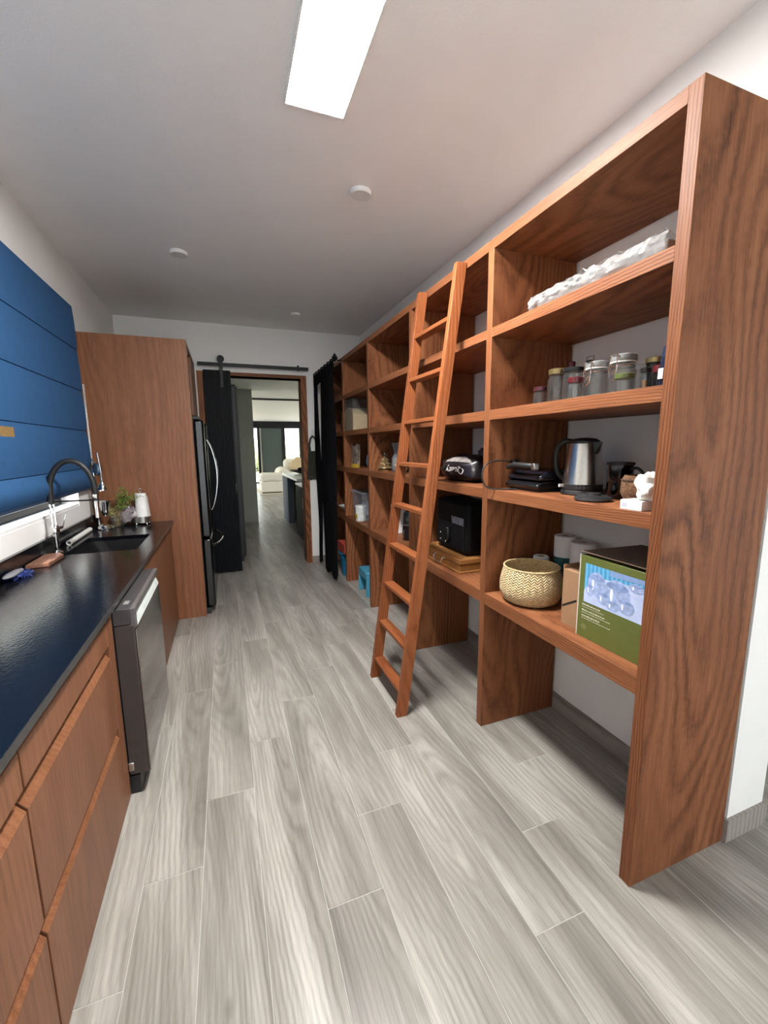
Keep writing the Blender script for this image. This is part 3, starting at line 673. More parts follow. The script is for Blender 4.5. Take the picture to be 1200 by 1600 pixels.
# jar with cuttings
pj_ = thing('plant_jar', 'clear glass of green leafy cuttings on the counter', 'plant', (-.855, 3.90, CZ))
part('glass', MB().lathe([(.034, .0), (.038, .004), (.040, .11), (.037, .11), (.035, .008), (.001, .006)], n=24), M_jar, pj_, 0, False)
part('water', MB().lathe([(.001, .009), (.033, .009), (.035, .05), (.001, .05)], n=20), thin_glass('water', (.80, .74, .55), fres=1.33), pj_, 0, False)
M_stem = mat('brown_stem', (.20, .13, .05), .7); M_leafy = mat('leafy_green', (.10, .20, .025), .6, var=.5, scale=50)
M_leafp = mat('pale_leaf', (.34, .30, .12), .6, var=.4, scale=50)
st = MB(); lf = MB(); lp = MB()
rr = random.Random(3)
for i in range(15):
    a = rr.uniform(-.6, 1.4); reach = rr.uniform(.03, .19); hgt = rr.uniform(.17, .31)
    if i < 4: a = rr.uniform(2.2, 4.0); reach = rr.uniform(.02, .06); hgt = rr.uniform(.12, .2)
    tip = Vector((math.cos(a) * reach, math.sin(a) * reach * .5, hgt)); b = Vector((rr.uniform(-.02, .02), rr.uniform(-.02, .02), .01))
    mid = Vector((tip.x * .35, tip.y * .35, hgt * .75))
    pts = [b, b * .5 + mid * .5, mid, tip]
    st.tube(pts, [.0028, .0024, .002, .0012], 5)
    for k in range(44):
        t = rr.uniform(.35, 1.0); q = mid.lerp(tip, (t - .35) / .65) + Vector((rr.uniform(-.024, .024), rr.uniform(-.024, .024), rr.uniform(-.03, .022)))
        dd = Vector((rr.uniform(-1, 1), rr.uniform(-1, 1), rr.uniform(-.4, .9))).normalized() * rr.uniform(.014, .03)
        sd = dd.cross(Vector((rr.uniform(-1, 1), rr.uniform(-1, 1), 1))).normalized() * rr.uniform(.003, .006)
        tgt = lp if (i < 4 or rr.random() < .08) else lf
        tgt.add([q, q + dd * .5 + sd, q + dd, q + dd * .5 - sd, q + dd * .5 + Vector((0, 0, .0016))], [(0, 1, 4), (1, 2, 4), (2, 3, 4), (3, 0, 4), (0, 3, 2, 1)])
part('stems', st, M_stem, pj_, 0, False)
o = part('leaves', lf, M_leafy, pj_, 0, False); o['kind'] = 'stuff'
o = part('pale_leaves', lp, M_leafp, pj_, 0, False); o['kind'] = 'stuff'
# plastic bag
gb = MB().blob((0, 0, .07), (.10, .055, .07), 4, .30, 2.6, .8, 30, 18)
gb.rot(Matrix.Rotation(-.45, 3, 'Y')).move((-.785, 3.97, CZ + .018))
gb.v = [(x, y, max(z, CZ + .001)) for x, y, z in gb.v]
tag(gb.build('plastic_bag', mat('grey_plastic_film', (.20, .17, .18), .25, var=.3, scale=20, bump=.6, bscale=35)), 'crumpled grey plastic bag beside the paper towel', 'bag')
# paper towel stand
TX, TY = -.685, 3.965
ts = thing('towel_stand', 'round steel stand holding the paper towel', 'towel holder', (TX, TY, CZ))
part('tray', MB().lathe([(.064, .018), (.068, .018), (.070, .068), (.066, .068), (.064, .022), (.001, .022), (.001, .018)], n=28), M_steel, ts, 0, False)
for a in range(4): part('foot', MB().lathe([(.004, 0), (.008, .004), (.006, .02)], c=(.055 * math.cos(a * PI / 2 + .7), .055 * math.sin(a * PI / 2 + .7), 0), n=10), M_chrome, ts, 0, False)
part('rod', MB().tube([(0, 0, .022), (0, 0, .275)], .005, 8), M_chrome, ts, 0, False)
part('ring', MB().tube(arc((0, 0, .287), (1, 0, 0), (0, 0, 1), .012, 0, 2 * PI, 16)[:-1], .003, 6, True), M_chrome, ts, 0, False)
pr = thing('paper_towel', 'white paper towel roll on the steel stand', 'paper towel', (TX, TY, CZ + .024))
part('roll', MB().lathe([(.012, 0), (.046, 0), (.045, .12), (.041, .235), (.012, .235)], n=28, closed=True), M_paper, pr, 0, False)
part('loose_sheet', MB().sheet(lambda u, v: (.044 + .012 * u * v, -.02 + .05 * u, .012 + .2 * (1 - v)), 6, 8, .0015), M_paper, pr, 0, False)

# ================================================================== SHELF CONTENTS — bay nearest the camera
# top shelf: wrapped flat packs, cardboard piece
wp = thing('wrapped_pack', 'flat pack in shiny clear plastic on the top shelf', 'package', (1.36, 1.24, S1))
pk = MB().sheet(lambda u, v: (-.10 + .28 * v, .32 - .60 * u, .062 + .02 * mnoise.noise(Vector((u * 12, v * 6, 1))) + .010 * mnoise.noise(Vector((u * 40, v * 20, 5)))), 60, 24, .002)
sd = MB().sheet(lambda u, v: (-.10 - .012 * math.sin(PI * v) + .01 * mnoise.noise(Vector((u * 20, v * 5, 9))), .32 - .60 * u, .002 + .06 * v + .012 * mnoise.noise(Vector((u * 14, v * 3, 2))) * v), 60, 8, .002)
part('wrapping', pk.add(sd.v, sd.f), M_wrap, wp, 0, False)
part('pack', MB().box(-.085, .18, -.27, .30, .001, .048), mat('grey_pack', (.24, .215, .20), .7, var=.25, scale=18), wp, .006, False)
part('end_fold', MB().blob((-.03, .315, .03), (.075, .03, .03), 8, .35, 4, .8), M_wrap, wp, 0, False)
g = thing('cardboard_sheet', 'piece of brown cardboard behind the wrapped pack', 'cardboard', (1.52, 1.66, S1))
part('sheet', MB().box(-.15, .15, -.10, .07, 0, .04), M_card, g, .002, False)
part('flap', MB().box(-.15, .15, -.10, -.095, .04, .075), M_card, g, 0, False)

# jars
def lid_mat(n, c, metal=.4): return mat(n, c, .35, metal=metal)
ML_gold = lid_mat('gold_lid', (.26, .20, .09), .8); ML_black = lid_mat('black_lid', (.02, .02, .02)); ML_red = lid_mat('red_lid', (.085, .008, .012), 0)
ML_dred = lid_mat('dark_red_lid', (.05, .012, .016), 0); ML_green = lid_mat('green_lid', (.085, .11, .03), 0); ML_clear = M_jar
ML_blue = lid_mat('blue_lid', (.02, .05, .20), 0)
def jar(x, y, r, h, lidh, lidm, label, body=M_jar, fill=None, neck=.82):
    g = thing('glass_jar', label, 'jar', (x, y, S2), 0, 'jars on the second shelf from the top')
    hb = h - lidh
    part('body', MB().lathe([(r * .9, 0), (r, .006), (r, hb * .8), (r * neck, hb * .94), (r * neck, hb), (r * neck - .003, hb), (r * neck - .003, hb * .93), (r - .003, hb * .79), (r - .003, .008), (.001, .008)], n=24), body, g, 0, False)
    part('lid', MB().lathe([(r * neck * .9, hb - .001), (r * neck + .004, hb - .001), (r * neck + .005, hb + lidh * .85), (r * neck, hb + lidh), (.001, hb + lidh)], n=24), lidm, g, 0, False)
    if fill: part('contents', MB().lathe([(.001, .0085), (r - .004, .009), (r - .004, hb * .6), (.001, hb * .6)], n=18), fill, g, 0, False)
    return g
def clip_jar(x, y, r, h, label):
    g = thing('clip_jar', label, 'jar', (x, y, S2), 0, 'jars on the second shelf from the top')
    hb = h * .8
    part('body', MB().lathe([(r * .92, 0), (r, .008), (r, hb * .72), (r * .86, hb * .88), (r * .9, hb * .93), (r * .9, hb), (r * .82, hb), (r * .82, hb * .88), (r - .004, hb * .7), (r - .004, .01), (.001, .01)], n=28), M_jar, g, 0, False)
    part('seal', MB().lathe([(r * .84, hb), (r * .94, hb), (r * .94, hb + .005), (r * .84, hb + .005)], n=28, closed=True), M_whitepl, g, 0, False)
    part('lid', MB().lathe([(r * .93, hb + .006), (r * .98, hb + .010), (r * .96, h - .004), (r * .8, h), (.001, h - .003)], n=28, capb=False), mat('milky_glass', (.24, .25, .245), .15) if 'milky_glass' not in bpy.data.materials else bpy.data.materials['milky_glass'], g, 0, False)
    wr = MB()
    px = -r - .004
    wr.tube([(px + .01, -.018, hb * .93), (px, -.018, hb * .9), (px, -.012, hb * .55), (px - .004, 0, hb * .48), (px, .012, hb * .55), (px, .018, hb * .9), (px + .01, .018, hb * .93)], .0022, 6)
    wr.tube([(px + .004, -.016, h - .004), (px - .003, -.016, hb * .75), (px - .006, .0, hb * .66), (px - .003, .016, hb * .75), (px + .004, .016, h - .004), (px + .004, -.016, h - .004)], .0022, 6)
    wr.tube([(0, a_ * 0, 0) if False else p for a_, p in [(0, q) for q in arc((0, 0, hb * .905), (1, 0, 0), (0, 1, 0), r * .885, 0, 2 * PI, 24)[:-1]]], .0018, 5, True)
    part('clip', wr, M_chrome, g, 0, False)
jar(1.43, 1.672, .034, .10, .018, ML_dred, 'small glass jar with dark red lid, farthest left on its shelf')
jar(1.38, 1.51, .040, .152, .022, ML_gold, 'tall glass jar with gold screw lid')
jar(1.38, 1.42, .040, .142, .014, ML_black, 'straight glass jar with thin black lid', neck=.95)
jar(1.54, 1.60, .022, .21, .025, ML_red, 'slim bottle with bright red cap behind the jars', neck=.6)
jar(1.31, 1.335, .026, .088, .020, ML_red, 'small squat jar with red lid in front of the jars', neck=.9)
clip_jar(1.385, 1.305, .044, .145, 'clip-top glass jar with white wire clasp facing out, left of the pair')
clip_jar(1.40, 1.20, .046, .152, 'taller clip-top glass jar with pale lid, right of the pair')
jar(1.32, 1.122, .028, .068, .016, ML_green, 'low glass jar with lime green lid', neck=.95)
jar(1.46, 1.185, .026, .118, .02, ML_clear, 'ridged clear jar behind the green-lidded one', neck=.9)
jar(1.46, 1.115, .034, .130, .018, ML_gold, 'dark filled jar with a gold lid', body=M_darkjar, neck=.9)
jar(1.50, 1.03, .030, .130, .018, ML_black, 'dark filled jar with black lid beside the gold-lidded one', body=M_darkjar, neck=.9)
jar(1.36, 1.075, .013, .082, .014, ML_black, 'small jar of orange-brown spice', fill=mat('spice', (.22, .10, .03), .9), neck=.9)
jar(1.37, 1.035, .016, .085, .022, ML_red, 'little dark bottle with pinkish red cap', body=M_darkjar, neck=.8)
g = thing('swing_top_bottle', 'swing-top bottle with dark stopper behind the clip jars', 'bottle', (1.55, 1.50, S2), 0, 'jars on the second shelf from the top')
part('body', MB().lathe([(.034, 0), (.036, .006), (.036, .11), (.016, .155), (.013, .175), (.016, .18), (.001, .18)], n=24), M_jar, g, 0, False)
part('stopper', MB().lathe([(.012, .181), (.017, .184), (.016, .196), (.001, .2)], n=16), ML_black, g, 0, False)
part('bail', MB().tube([(0, -.016, .15), (-.004, -.024, .17), (0, -.018, .215), (0, .018, .215), (-.004, .024, .17), (0, .016, .15)], .002, 6), M_chrome, g, 0, False)
g = thing('water_bottle', 'clear bottle with blue cap against the end panel', 'bottle', (1.335, .962, S2), 0, 'jars on the second shelf from the top')
part('body', MB().lathe([(.033, 0), (.036, .005), (.036, .09), (.030, .125), (.014, .15), (.012, .16), (.001, .16)], n=24), thin_glass('blue_bottle', (.55, .62, .75), fres=1.35, haze=.1, hazecol=(.1, .15, .3)), g, 0, False)
part('cap', MB().lathe([(.015, .161), (.016, .163), (.015, .178), (.001, .18)], n=16), ML_blue, g, 0, False)
part('price_tag', MB().box(-.0385, -.0372, .004, .020, .028, .060), M_paper, g, 0, False)

# sandwich press
sp = thing('sandwich_press', 'black sandwich press with its handle and trailing cord', 'appliance', (1.45, 1.67, S3))
part('foot_base', MB().box(-.10, .12, -.11, .10, .0, .012), M_black, sp, .003, False)
part('lower_plate', MB().prism([(-.115, .012), (.13, .012), (.13, .05), (-.09, .05), (-.125, .03)], 'Y', -.125, .115), M_blackgloss, sp, .008, False)
part('upper_plate', MB().prism([(-.11, .053), (.13, .053), (.12, .10), (-.06, .095), (-.10, .075)], 'Y', -.125, .115), mat('navy_black', (.008, .009, .014), .22), sp, .010, False)
part('handle', MB().tube([(-.10, .12, .108), (-.12, .05, .122), (-.12, -.09, .120), (-.11, -.105, .117)], [.012, .014, .014, .012], 12), M_black, sp, 0, False)
part('handle_tip', MB().box(-.136, -.108, -.115, -.092, .104, .134), M_steel, sp, .004, False)
cp = [(-.06, .118, .125), (-.12, .112, .140), (-.20, .108, .140), (-.255, .104, .115), (-.268, .10, .06), (-.245, .09, .012), (-.20, .06, .005), (-.12, .02, .004)]
def smooth(pts, k=6):
    P = [Vector(p) for p in pts]; out = []
    for i in range(len(P) - 1):
        p0, p1, p2, p3 = P[max(i - 1, 0)], P[i], P[i + 1], P[min(i + 2, len(P) - 1)]
        for j in range(k):
            t = j / k
            out.append(.5 * ((2 * p1) + (-p0 + p2) * t + (2 * p0 - 5 * p1 + 4 * p2 - p3) * t * t + (-p0 + 3 * p1 - 3 * p2 + p3) * t ** 3))
    return out + [P[-1]]
part('cord', MB().tube(smooth(cp), .0038, 8), M_black, sp, 0, False)
part('plug', MB().box(-.08, -.04, .10, .135, .10, .145), M_black, sp, .006, False)
# kettle
kt = thing('electric_kettle', 'brushed steel electric kettle with black handle', 'kettle', (1.475, 1.43, S3))
part('power_base', MB().lathe([(.085, 0), (.088, .004), (.085, .018), (.08, .022)], n=32), M_black, kt, 0, False)
part('body', MB().lathe([(.080, .030), (.083, .034), (.080, .08), (.068, .20), (.063, .225), (.001, .226)], n=36), M_steel, kt, 0, False)
part('collar', MB().lathe([(.076, .022), (.083, .024), (.0835, .046), (.08, .05)], n=32), M_black, kt, 0, False)
part('lid', MB().lathe([(.064, .222), (.064, .232), (.045, .243), (.015, .247), (.001, .247)], n=28), M_black, kt, 0, False)
ha = (-.25, .97)   # handle direction (x,y): towards the far side
dirv = Vector((ha[0], ha[1], 0)).normalized()
hpts = [dirv * .055 + Vector((0, 0, .232)), dirv * .095 + Vector((0, 0, .232)), dirv * .128 + Vector((0, 0, .20)), dirv * .135 + Vector((0, 0, .14)), dirv * .12 + Vector((0, 0, .085)), dirv * .085 + Vector((0, 0, .06)), dirv * .072 + Vector((0, 0, .075))]
part('handle', MB().tube(smooth(hpts), .0115, 10), M_black, kt, 0, False)
part('water_window', MB().prism([(.066, .06), (.076, .06), (.070, .21), (.060, .21)], 'X', -.014, .014).rot(Matrix.Rotation(math.atan2(dirv.y, dirv.x) - PI / 2, 3, 'Z')), M_blackgloss, kt, .002, False)
part('spout', MB().add([(-.022, -.050, .226), (.022, -.050, .226), (0, -.098, .228), (-.018, -.062, .175), (.018, -.062, .175), (0, -.068, .17)], [(0, 2, 1), (0, 3, 2), (1, 2, 4), (3, 5, 2), (5, 4, 2), (0, 1, 4, 5, 3)]), M_black, kt, 0, False)
part('switch', MB().box(-.02, .02, .0, .012, 0, .006).rot(Matrix.Rotation(PI / 2, 3, 'X')).move((-.084, .03, .034)), M_whitepl, kt, 0, False)
# black round lid in front
g = thing('pot_lid', 'low black round appliance base in front of the kettle', 'appliance base', (1.335, 1.235, S3))
part('disc', MB().lathe([(.055, 0), (.066, .004), (.066, .014), (.05, .022), (.001, .024)], n=32), M_black, g, 0, False)
part('rim', MB().lathe([(.0665, .003), (.069, .005), (.069, .010), (.0665, .012)], n=32, closed=True), mat('dark_rim', (.08, .08, .085), .25, metal=.6), g, 0, False)
part('stem', MB().lathe([(.03, .022), (.028, .030), (.001, .031)], n=20), M_black, g, 0, False)
# black steel mug
mg = thing('dark_mug', 'shiny black metal mug with looped handle beside the kettle', 'mug', (1.48, 1.245, S3))
part('cup', MB().lathe([(.044, 0), (.047, .004), (.047, .145), (.043, .145), (.042, .01), (.001, .01)], n=28), mat('black_chrome', (.05, .05, .052), .12, metal=1.), mg, 0, False)
part('rim', MB().lathe([(.0475, .135), (.051, .137), (.051, .146), (.042, .147), (.042, .14)], n=28, closed=True), M_black, mg, 0, False)
part('handle', MB().tube(smooth([(0, -.046, .12), (0, -.075, .125), (0, -.10, .10), (0, -.095, .05), (0, -.046, .03)]), .006, 8), M_black, mg, 0, False)
# coconut bowl, cloth, small box
g = thing('coconut_shell', 'brown fibrous coconut shell cup behind the white cloth', 'cup', (1.41, 1.095, S3))
part('shell', MB().lathe([(.03, 0), (.05, .006), (.066, .04), (.064, .085), (.055, .105), (.05, .103), (.058, .08), (.06, .04), (.04, .012), (.001, .01)], n=28), mat('coconut_fibre', (.13, .065, .03), .95, var=.5, scale=90, bump=.8, bscale=150), g, 0, False)
part('band', MB().lathe([(.0655, .084), (.0665, .085), (.0665, .09), (.0645, .091)], n=28, closed=True), mat('dark_band', (.05, .025, .012), .9), g, 0, False)
g = thing('small_white_box', 'flat white carton at the front edge of the shelf', 'box', (1.285, 1.003, S3))
part('carton', MB().box(-.035, .05, -.04, .04, 0, .032), M_white, g, .0015, False)
part('printed_mark', MB().box(-.0356, -.035, .014, .032, .008, .022), mat('grey_print', (.45, .47, .52), .6), g, 0, False)
cl = MB().blob((0, 0, .045), (.044, .040, .048), 6, .34, 2.3, .9, 34, 22)
cl.v = [(x, y, max(z, .0005)) for x, y, z in cl.v]; cl.move((1.305, .978, S3 + .0325))
tag(cl.build('white_cloth', mat('white_fabric', (.72, .69, .64), .9, bump=.3, bscale=60)), 'crumpled white cloth bundle on the flat white carton', 'cloth')

# lower shelf: basket
def basket_mat():
    m, nt, p = newmat('woven_palm')
    p.inputs['Roughness'].default_value = .6
    uv = nt.nodes.new('ShaderNodeUVMap'); uv.uv_map = 'weave'
    sx = nt.nodes.new('ShaderNodeSeparateXYZ'); L(nt, uv.outputs[0], sx.inputs[0])
    def math_(op, a, b=None, c=None):
        n = nt.nodes.new('ShaderNodeMath'); n.operation = op
        for i, q in enumerate((a, b, c)):
            if q is None: continue
            if isinstance(q, (int, float)): n.inputs[i].default_value = q
            else: L(nt, q, n.inputs[i])
        return n.outputs[0]
    u, v = sx.outputs[0], sx.outputs[1]
    # herringbone: zigzag of diagonal strands
    zig = math_('PINGPONG', u, 1.0)
    d = math_('ADD', math_('MULTIPLY', v, 1.0), zig)
    st = math_('ABSOLUTE', math_('SUBTRACT', math_('FRACT', d), .5))
    hh = math_('SUBTRACT', 1.0, math_('MULTIPLY', st, 2.0))
    hp_ = math_('POWER', hh, .5)
    n = nt.nodes.new('ShaderNodeTexNoise'); n.inputs['Scale'].default_value = .9; n.inputs['Detail'].default_value = 3; L(nt, uv.outputs[0], n.inputs['Vector'])
    r = nt.nodes.new('ShaderNodeValToRGB'); e = r.color_ramp.elements
    e[0].position = .30; e[0].color = (.20, .115, .04, 1); e[1].position = .78; e[1].color = (.80, .60, .33, 1)
    L(nt, math_('MULTIPLY_ADD', n.outputs['Fac'], .55, math_('MULTIPLY', hp_, .55)), r.inputs['Fac']); L(nt, r.outputs['Color'], p.inputs['Base Color'])
    b = nt.nodes.new('ShaderNodeBump'); b.inputs['Strength'].default_value = 1.; b.inputs['Distance'].default_value = .006
    L(nt, hp_, b.inputs['Height']); L(nt, b.outputs['Normal'], p.inputs['Normal'])
    return m
M_bask = basket_mat()
bs = thing('woven_basket', 'round pale woven palm basket at the shelf edge', 'basket', (1.385, 1.625, S4))
prof = [(.001, .004), (.105, 0), (.132, .015), (.149, .055), (.150, .095), (.143, .135), (.134, .168), (.131, .178), (.127, .178), (.136, .135), (.143, .095), (.142, .055), (.126, .02), (.10, .008), (.001, .009)]
ob = part('weave', MB().lathe(prof, n=64, capb=False, capt=False), M_bask, bs, 0, False)
me = ob.data; uvl = me.uv_layers.new(name='weave'); arcl = [0]
for i in range(1, len(prof)): arcl.append(arcl[-1] + math.dist(prof[i], prof[i - 1]))
for pol in me.polygons:
    us = [me.loops[li].vertex_index % 64 for li in pol.loop_indices]
    for li in pol.loop_indices:
        vi = me.loops[li].vertex_index; uu = vi % 64
        if max(us) == 63 and min(us) == 0 and uu == 0: uu = 64
        uvl.data[li].uv = (uu / 64 * 64, arcl[vi // 64] / .0125)
part('rim', MB().tube(arc((0, 0, .178), (1, 0, 0), (0, 1, 0), .1305, 0, 2 * PI, 64)[:-1], .0045, 8, True), mat('palm_rim', (.58, .43, .22), .6, var=.2, scale=80), bs, 0, False)
# paper rolls
def roll(x, y, r, h, label, band=None, m=M_paper):
    g = thing('paper_roll', label, 'paper roll', (x, y, S4), 0, 'paper rolls at the back of the basket shelf')
    part('roll', MB().lathe([(.02, 0), (r, 0), (r, h - .004), (r - .004, h), (.02, h)], n=32, closed=True), m, g, 0, False)
    part('core', MB().lathe([(.0165, .001), (.0195, .001), (.0195, h - .002), (.0165, h - .002)], n=20, closed=True), M_card, g, 0, False)
    if band: part('band', MB().lathe([(r + .0003, band[0]), (r + .0012, band[0]), (r + .0012, band[1]), (r + .0003, band[1])], n=32, closed=True), mat('teal_print', (.02, .09, .085), .5, var=.6, scale=70), g, 0, False)
roll(1.545, 1.742, .040, .185, 'small white paper roll just behind the basket')
roll(1.645, 1.68, .055, .30, 'tall wrapped paper roll with teal printed band', (.03, .19))
roll(1.625, 1.54, .060, .295, 'tall plain wrapped paper roll beside the carton')
fm = MB().blob((0, 0, 0), (.07, .10, .045), 12, .4, 3, .8, 26, 16).move((1.63, 1.28, S4 + .335))
# cardboard box and green box
g = thing('cardboard_box', 'brown cardboard carton squeezed behind the green box', 'box', (1.47, 1.31, S4))
part('carton', MB().box(-.14, .14, -.05, .05, 0, .245), M_card, g, .002, False)
part('flap', MB().box(-.14, .14, .045, .05, .245, .262), M_card, g, 0, False)
part('handle_hole', MB().prism([(-.03, .12), (.045, .075), (.045, .085), (-.03, .13)], 'X', -.1408, -.14), M_black, g, 0, False)
gx = thing('green_gift_box', 'olive green carton with printed photo of glass bowls', 'box', (1.44, 1.108, S4))
part('carton', MB().box(-.134, .20, -.143, .142, 0, .335), M_green, gx, .0015, False)
part('lid_flap', MB().box(-.133, .20, -.141, .140, .3405, .3435).rot(Matrix.Rotation(.02, 3, 'Y'), (.2, 0, .34)), mat('brown_card', (.22, .16, .12), .8), gx, .001, False)
part('side_edge', MB().box(-.1345, -.1335, .138, .1425, 0, .338), mat('pale_board', (.55, .5, .42), .8), gx, 0, False)
FXB = -.1342
LAYN = [0]
def flat(pts, lay, m, name, par, depth=.00015):   # pts: (y,z) on the front face
    LAYN[0] += 1; x = FXB - .0004 * lay - .00002 * LAYN[0]
    return part(name, MB().prism(pts, 'X', x - depth, x), m, par, 0, False)
def wavemat(name, c0, c1, sc):
    m, nt, p = newmat(name); p.inputs['Roughness'].default_value = .4
    tc = nt.nodes.new('ShaderNodeTexCoord'); wv = nt.nodes.new('ShaderNodeTexWave'); wv.bands_direction = 'Y'; wv.inputs['Scale'].default_value = sc; wv.inputs['Distortion'].default_value = 1.5
    L(nt, tc.outputs['Object'], wv.inputs['Vector']); r = nt.nodes.new('ShaderNodeValToRGB'); r.color_ramp.elements[0].color = rgba(c0); r.color_ramp.elements[1].color = rgba(c1)
    L(nt, wv.outputs['Fac'], r.inputs['Fac']); L(nt, r.outputs['Color'], p.inputs['Base Color']); return m
ph = flat([(.113, .150), (.113, .307), (-.143, .307), (-.143, .150)], 0, wavemat('print_curtain', (.05, .24, .45), (.14, .42, .65), 16), 'photo_print', gx)
flat([(.113, .150), (.113, .195), (.075, .262), (-.143, .278), (-.143, .150)], 1, mat('print_table', (.46, .54, .76), .4, var=.08), 'tabletop', ph)
flat([(.0, .285), (-.143, .290), (-.143, .307), (-.0, .307)], 1, mat('print_shade', (.20, .30, .52), .4), 'backdrop', ph)
def ell(cy, cz, ry, rz, n=22, a0=0, a1=2 * PI): return [(cy + ry * math.cos(a0 + (a1 - a0) * i / n), cz + rz * math.sin(a0 + (a1 - a0) * i / n)) for i in range(n)]
Mg1 = mat('print_glass', (.30, .38, .60), .4, var=.25, scale=60); Mg2 = mat('print_highlight', (.78, .82, .9), .4); Mg3 = mat('print_glass_dark', (.22, .30, .52), .4, var=.3, scale=50)
for (cy, cz, ry, rz) in ((.055, .235, .042, .048), (-.035, .222, .055, .056), (.02, .19, .03, .026), (-.075, .19, .034, .028), (-.02, .175, .028, .02), (.085, .205, .018, .026), (-.11, .27, .03, .016)):
    q = flat(ell(cy, cz, ry, rz), 2, Mg1, 'printed_bowl', ph); flat(ell(cy, cz + rz * .55, ry * .85, rz * .25), 3, Mg3, 'printed_rim', ph)
    flat(ell(cy + ry * .4, cz - .1 * rz, ry * .12, rz * .45, 10), 3, Mg2, 'printed_glint', ph)
rr = random.Random(5)
for (z0, hh, wd, m_) in ((.135, .0042, .085, Mg2), (.1265, .0016, .10, M_card), (.112, .0042, .10, Mg2), (.1035, .0016, .13, M_card), (.089, .0042, .085, Mg2), (.0805, .0016, .13, M_card)):
    ln = MB(); y = .118
    Mt = mat('print_text', (.62, .62, .5), .5) if 'print_text' not in bpy.data.materials else bpy.data.materials['print_text']
    while y > .118 - wd:
        ww = rr.uniform(.004, .011); x = FXB - .0001
        ln.box(x - .0004, x, y - ww, y, z0, z0 + hh * rr.uniform(.8, 1.2)); y -= ww + .0025
    part('printed_line', ln, Mt, gx, 0, False)
flat(ell(.105, .045, .014, .012, 14), 0, mat('print_logo', (.16, .18, .06), .5), 'printed_emblem', gx)
tag(fm.build('clear_film', M_wrap), 'crumpled clear film lying on top of the cardboard carton', 'plastic film') if False else None

# ================================================================== second bay
g = thing('food_bag', 'black bag with upside-down white lettering lying on the shelf', 'bag', (1.44, 2.30, S3))
bb = MB().blob((0, 0, .075), (.14, .21, .085), 9, .16, 2.2, .72, 34, 18)
bb.v = [(x, y, max(z, .001)) for x, y, z in bb.v]
bb_v, bb_f = list(bb.v), list(bb.f)
part('sack', bb, mat('black_film', (.012, .010, .013), .32, var=.3, bump=.4, bscale=18), g, 0, False)
from mathutils.bvhtree import BVHTree
bvh = BVHTree.FromPolygons([Vector(v) for v in bb_v], bb_f)
def onbag(p, off):
    h_ = bvh.ray_cast(Vector((-1, p[1], p[2])), Vector((1, 0, 0)))
    return ((h_[0].x if h_[0] else -.05) - off, p[1], p[2])
tx = text_mesh('Quality', .06)
tx.rot(Matrix.Rotation(PI, 3, 'Z'))                       # upside down
tx.rot(Matrix(((0, 0, -1), (-1, 0, 0), (0, 1, 0)))).move((0, -.045, .072))
tx.v = [onbag(v, .0018 - v[0]) for v in tx.v]
part('lettering', tx, mat('white_print', (.55, .52, .50), .6), g, 0, False, label='upside-down white lettering Quality')
part('label_patch', MB().sheet(lambda u, v: onbag((0, -.17 + .25 * u, .112 + (.03 * v + .012) * math.sin(PI * u) ** .6), .003), 20, 5, .002), mat('grey_label', (.24, .21, .20), .6, var=.4, scale=30), g, 0, False)
part('tied_neck', MB().blob((.0, -.16, .175), (.03, .035, .03), 4, .4, 4, .9, 16, 10), bpy.data.materials['black_film'], g, 0, False)
g = thing('wooden_case', 'low wooden case with a metal drop handle', 'box', (1.405, 2.39, S4))
M_case = wood('case_wood', 'Y', (.15, .055, .016), (.30, .13, .04), (.40, .19, .07), rough=.3)
part('base', MB().box(-.115, .15, -.25, .25, .0, .052), M_case, g, .003, False)
part('lid', MB().box(-.12, .155, -.255, .255, .054, .088), M_case, g, .006, False)
part('plinth', MB().box(-.125, .16, -.26, .26, 0, .012), M_case, g, .003, False)
hd = part('handle', MB().tube(smooth([(-.118, .055, .058), (-.135, .055, .05), (-.138, .045, .028), (-.138, .0, .02), (-.138, -.045, .028), (-.135, -.055, .05), (-.118, -.055, .058)]), .0042, 8), M_steel, g, 0, False)
for y in (-.055, .055): part('rosette', MB().lathe([(.001, 0), (.011, 0), (.009, .005), (.001, .006)], n=12).rot(Matrix.Rotation(-PI / 2, 3, 'Y')).move((-.115, y, .058)), M_steel, hd, 0, False)
g = thing('air_fryer', 'bulky black kitchen appliance standing on the wooden case', 'appliance', (1.45, 2.37, S4 + .088))
part('body', MB().box(-.10, .105, -.20, .20, .006, .34), mat('dull_black', (.004, .004, .005), .6, spec=.2), g, .03, False)
part('foot', MB().box(-.08, .08, -.17, .17, 0, .006), M_black, g, 0, False)
part('basket_front', MB().box(-.108, -.10, -.17, .17, .03, .19), bpy.data.materials['dull_black'], g, .004, False)
part('drawer_handle', MB().box(-.135, -.108, -.02, .02, .07, .16), M_blackgloss, g, .008, False)
part('sticker', MB().prism([(-.16, .175), (-.02, .19), (-.01, .235), (-.16, .235)], 'X', -.1015, -.1002), mat('sticker', (.20, .21, .25), .5, var=.6, scale=50), g, 0, False)
for y, z in ((.12, .10), (.12, .055), (.05, .095), (.05, .05)): part('indicator', MB().box(-.1095, -.1082, y - .003, y + .003, z, z + .008), M_whitepl, g, 0, False)

